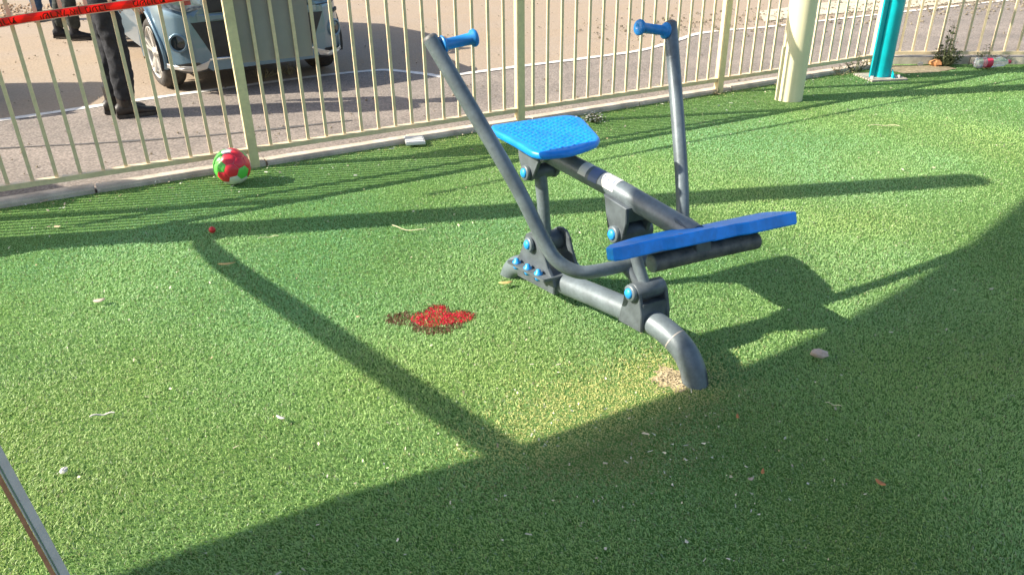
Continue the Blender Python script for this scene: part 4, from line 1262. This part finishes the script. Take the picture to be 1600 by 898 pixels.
flat_leaf((0.717, 1.716), 0.022, 0.010, 1.2, M['leaf_orange'], 'dry_leaf', 'tiny orange chip in the shade right of centre', 'leaf')
flat_leaf((0.674, 1.687), 0.018, 0.012, 0.2, M['stone'], 'dry_leaf', 'tiny pinkish chip beside the tiny orange chip', 'leaf')
flat_leaf((0.715, 1.978), 0.020, 0.010, 1.5, M['leaf_orange'], 'dry_leaf', 'small rust coloured leaf just below the front foot of the machine', 'leaf')
flat_leaf((-0.751, 2.004), 0.036, 0.012, -0.5, M['paper'], 'dry_leaf', 'whitish shredded leaf on the sunlit turf left of centre', 'leaf')
mb = MB(); mb.blob((1.106, 2.339, 0.030), 0.030, 9, 6, 0.14, (1.1, 0.8, 0.5), False)
tag(mb.build('stone', M['stone'], at=(1.106, 2.339, 0.015)), 'pinkish stone on the shaded turf right of the front foot', 'stone')
mb = MB(); mb.blob((-1.323, 1.761, 0.026), 0.011, 7, 5, 0.2, (1, 1.2, 0.7), False)
tag(mb.build('pebble', M['paper'], at=(-1.323, 1.761, 0.02)), 'small white pebble above the slim rod at lower left', 'pebble')
mb = MB(); mb.blob((-1.505, 3.565, 0.028), 0.017, 12, 8, 0.02)
tag(mb.build('plastic_ball', M['redplastic'], at=(-1.505, 3.565, 0.012)), 'tiny red plastic ball lying in the broad shadow stripe', 'ball')
straw((-0.515, 3.575), -0.35, 0.19, -0.03, 'straw', 'pale bent straw on the turf behind the red stain')
straw((-1.197, 3.468), 0.3, 0.10, 0.01, 'straw', 'short straw beside the broad shadow stripe at left', r=0.0018)
straw((2.642, 5.315), -0.1, 0.21, 0.02, 'straw', 'long dry stick lying on the sunlit turf right of the machine', r=0.003)
straw((1.044, 2.039), -0.5, 0.05, 0.002, 'straw', 'short pale straw in the shade below the pinkish stone', r=0.0014)
straw((-1.339, 2.033), 0.25, 0.075, 0.004, 'straw', 'grey twig on the sunlit turf above the slim rod', 'paper', r=0.003)
# folded pale leaflet
pb = MB(); X = Vector((0.85, 0.5, 0)).normalized(); Y = Vector((-0.25, 0.97, 0)).normalized()
pb.box(Vector((-0.65, 5.09, 0.028)), (0.13, 0.17, 0.014), (0.98, 0.2, 0), (-0.2, 0.98, 0), (0, 0, 1))
pb.box(Vector((-0.652, 5.088, 0.0375)), (0.115, 0.15, 0.004), (0.98, 0.2, 0), (-0.2, 0.98, 0), (0, 0, 1))
tag(pb.build('paper_packet', M['label'], at=(-0.65, 5.09, 0.02)), 'flat pale packet lying on the turf near the kerb', 'packet')
# bottle
bc = Vector((4.34, 7.27, 0.058)); bd = Vector((0.99, 0.12, 0))
bot = empty('plastic_bottle', (bc.x, bc.y, 0), 'clear crumpled plastic bottle with red label lying on the turf by the kerb', 'bottle')
prof = [(0, 0), (0, 0.035), (0.01, 0.046), (0.05, 0.045), (0.09, 0.043), (0.15, 0.045), (0.21, 0.040), (0.25, 0.044), (0.29, 0.034), (0.325, 0.015), (0.345, 0.014), (0.345, 0)]
bb = MB().lathe(bc, bd, prof, 24)
bb.v = [tuple(Vector(v) + Vector((0, 0, 0.006 * math.sin(v[0] * 70) + 0.004 * math.sin(v[1] * 160)))) for v in bb.v]
bb.build('bottle_body', M['bottle'], bot)
MB().lathe(bc + bd * 0.095, bd, [(0, 0.0465), (0.055, 0.0475)], 24).build('bottle_label', M['bottlelabel'], bot)
MB().lathe(bc + bd * 0.335, bd, [(0, 0.0), (0, 0.017), (0.02, 0.017), (0.02, 0)], 16).build('bottle_cap', M['bottlelabel'], bot)
# rubble by the teal pole
for (x, y, r_, m, lb) in ((4.06, 7.43, 0.045, 'brick', 'orange lump of rubble beside the spiky weed'), (3.93, 7.46, 0.025, 'paper', 'small white lump between the turquoise pole and orange rubble')):
    mb = MB(); mb.blob((x, y, r_ * 0.7), r_, 7, 5, 0.22, (1.3, 0.9, 0.8), False)
    tag(mb.build('rubble', M[m], at=(x, y, 0)), lb, 'rubble')
# weeds
def weed(loc, h, spread, nst, nleaf, leaf, m, label, stemm='weed', up=0.7, name='weed'):
    e = empty(name, (loc[0], loc[1], 0), label, 'weed')
    sm, lv = MB(), MB()
    for i in range(nst):
        a = rnd.uniform(0, 2 * PI); sp = rnd.random() ** 0.7 * spread
        hh = h * (1 - 0.75 * sp / max(spread, 1e-3)) * rnd.uniform(0.7, 1.05)
        base = Vector((loc[0] + math.cos(a) * 0.02, loc[1] + math.sin(a) * 0.02, 0))
        tip = Vector((loc[0] + math.cos(a) * sp, loc[1] + math.sin(a) * sp, hh))
        mid = base.lerp(tip, 0.5) + Vector((math.cos(a) * sp * 0.12, math.sin(a) * sp * 0.12, -hh * 0.05 + up * 0.02))
        path = smoothpath([base, mid, tip], 4)
        sm.tube(path, [0.003 * (1 - 0.7 * j / (len(path) - 1)) for j in range(len(path))], 4, caps=False)
        for k_ in range(nleaf):
            t = rnd.uniform(0.15, 1.0)
            p = path[min(len(path) - 1, int(t * (len(path) - 1)))]
            d = Vector((rnd.gauss(0, 1), rnd.gauss(0, 1), rnd.uniform(-0.2, 1.1))).normalized()
            sd_ = d.cross(Vector((rnd.random(), rnd.random(), rnd.random()))).normalized()
            L_ = leaf * rnd.uniform(0.6, 1.3)
            lv.add([p, p + d * L_ * 0.5 + sd_ * L_ * 0.16, p + d * L_, p + d * L_ * 0.5 - sd_ * L_ * 0.16], [(0, 1, 2, 3)])
    sm.build('stems', M[stemm], e)
    l_ = lv.build('leaves', M[m], e); l_['kind'] = 'stuff'
    return e
weed((4.14, 7.42), 0.44, 0.14, 34, 26, 0.028, 'weed', 'tall spiky dark green weed growing at the kerb right of the turquoise pole')
weed((4.14, 7.44), 0.16, 0.12, 24, 14, 0.035, 'weed', 'low bushy base of leaves around the spiky weed')
weed((4.55, 7.46), 0.24, 0.16, 16, 12, 0.022, 'weed', 'loose grey green weed behind the plastic bottle', 'weeddry')
weed((4.72, 7.50), 0.20, 0.10, 9, 10, 0.02, 'weed', 'smaller grey green weed right of the loose weed', 'weeddry')
weed((3.22, 7.20), 0.20, 0.16, 14, 12, 0.026, 'weed', 'straggly green weed left of the turquoise pole')
weed((3.02, 7.10), 0.12, 0.18, 12, 8, 0.022, 'weeddry', 'low dry weed against the kerb left of the turquoise pole', 'weeddry')
weed((-2.09, 7.42), 0.26, 0.10, 12, 14, 0.018, 'weeddry', 'pale dry weed on the white line below the grey board', 'weeddry')
weed((-2.30, 7.30), 0.09, 0.22, 20, 8, 0.018, 'weeddry', 'low dry weeds along the white line beside the taller pale weed', 'weeddry')
weed((0.62, 5.60), 0.07, 0.11, 22, 12, 0.022, 'weed', 'small leafy clump with pale leaves behind the blue seat')
weed((1.30, 6.60), 0.05, 0.16, 12, 3, 0.012, 'weeddry', 'brown dry twigs by the kerb behind the right handle', 'weeddry')
weed((1.72, 6.42), 0.06, 0.10, 12, 5, 0.014, 'weeddry', 'dry tuft at the foot of the fence post left of the cream column', 'weeddry')
mb = MB()
for i in range(60):
    x = 0.60 + rnd.gauss(0, 0.055); y = 5.58 + rnd.gauss(0, 0.06)
    mb.blob((x, y, 0.02 + rnd.random() * 0.05), rnd.uniform(0.004, 0.009), 6, 4, 0.35, (1, rnd.uniform(0.5, 1), 0.5), False)
o = mb.build('pale_leaves', M['paper'], at=(0.6, 5.58, 0.02)); o['kind'] = 'stuff'
# soil crumbs round the front foot
mb = MB()
for i in range(260):
    a = rnd.uniform(0, 2 * PI); d_ = abs(rnd.gauss(0, 0.060))
    x = 0.560 + math.cos(a) * d_; y = 2.235 + math.sin(a) * d_ * 0.9
    mb.blob((x, y, 0.004 + rnd.random() * 0.004), rnd.uniform(0.0015, 0.004), 5, 3, 0.3, (1, 1, 0.7), False)
o = mb.build('soil_crumbs', M['soil'], at=(0.56, 2.235, 0)); o['kind'] = 'stuff'
mb = MB()
n = 26; vs = [(0.56, 2.235, 0.005)]
for k in range(n):
    a = 2 * PI * k / n; r_ = 0.085 * rnd.uniform(0.65, 1.2)
    vs.append((0.56 + math.cos(a) * r_, 2.235 + math.sin(a) * r_ * 0.85, 0.0015))
mb.add(vs, [(0, i + 1, (i + 1) % n + 1) for i in range(n)], True)
o = mb.build('bare_soil', M['soil'], at=(0.56, 2.235, 0)); o['kind'] = 'structure'
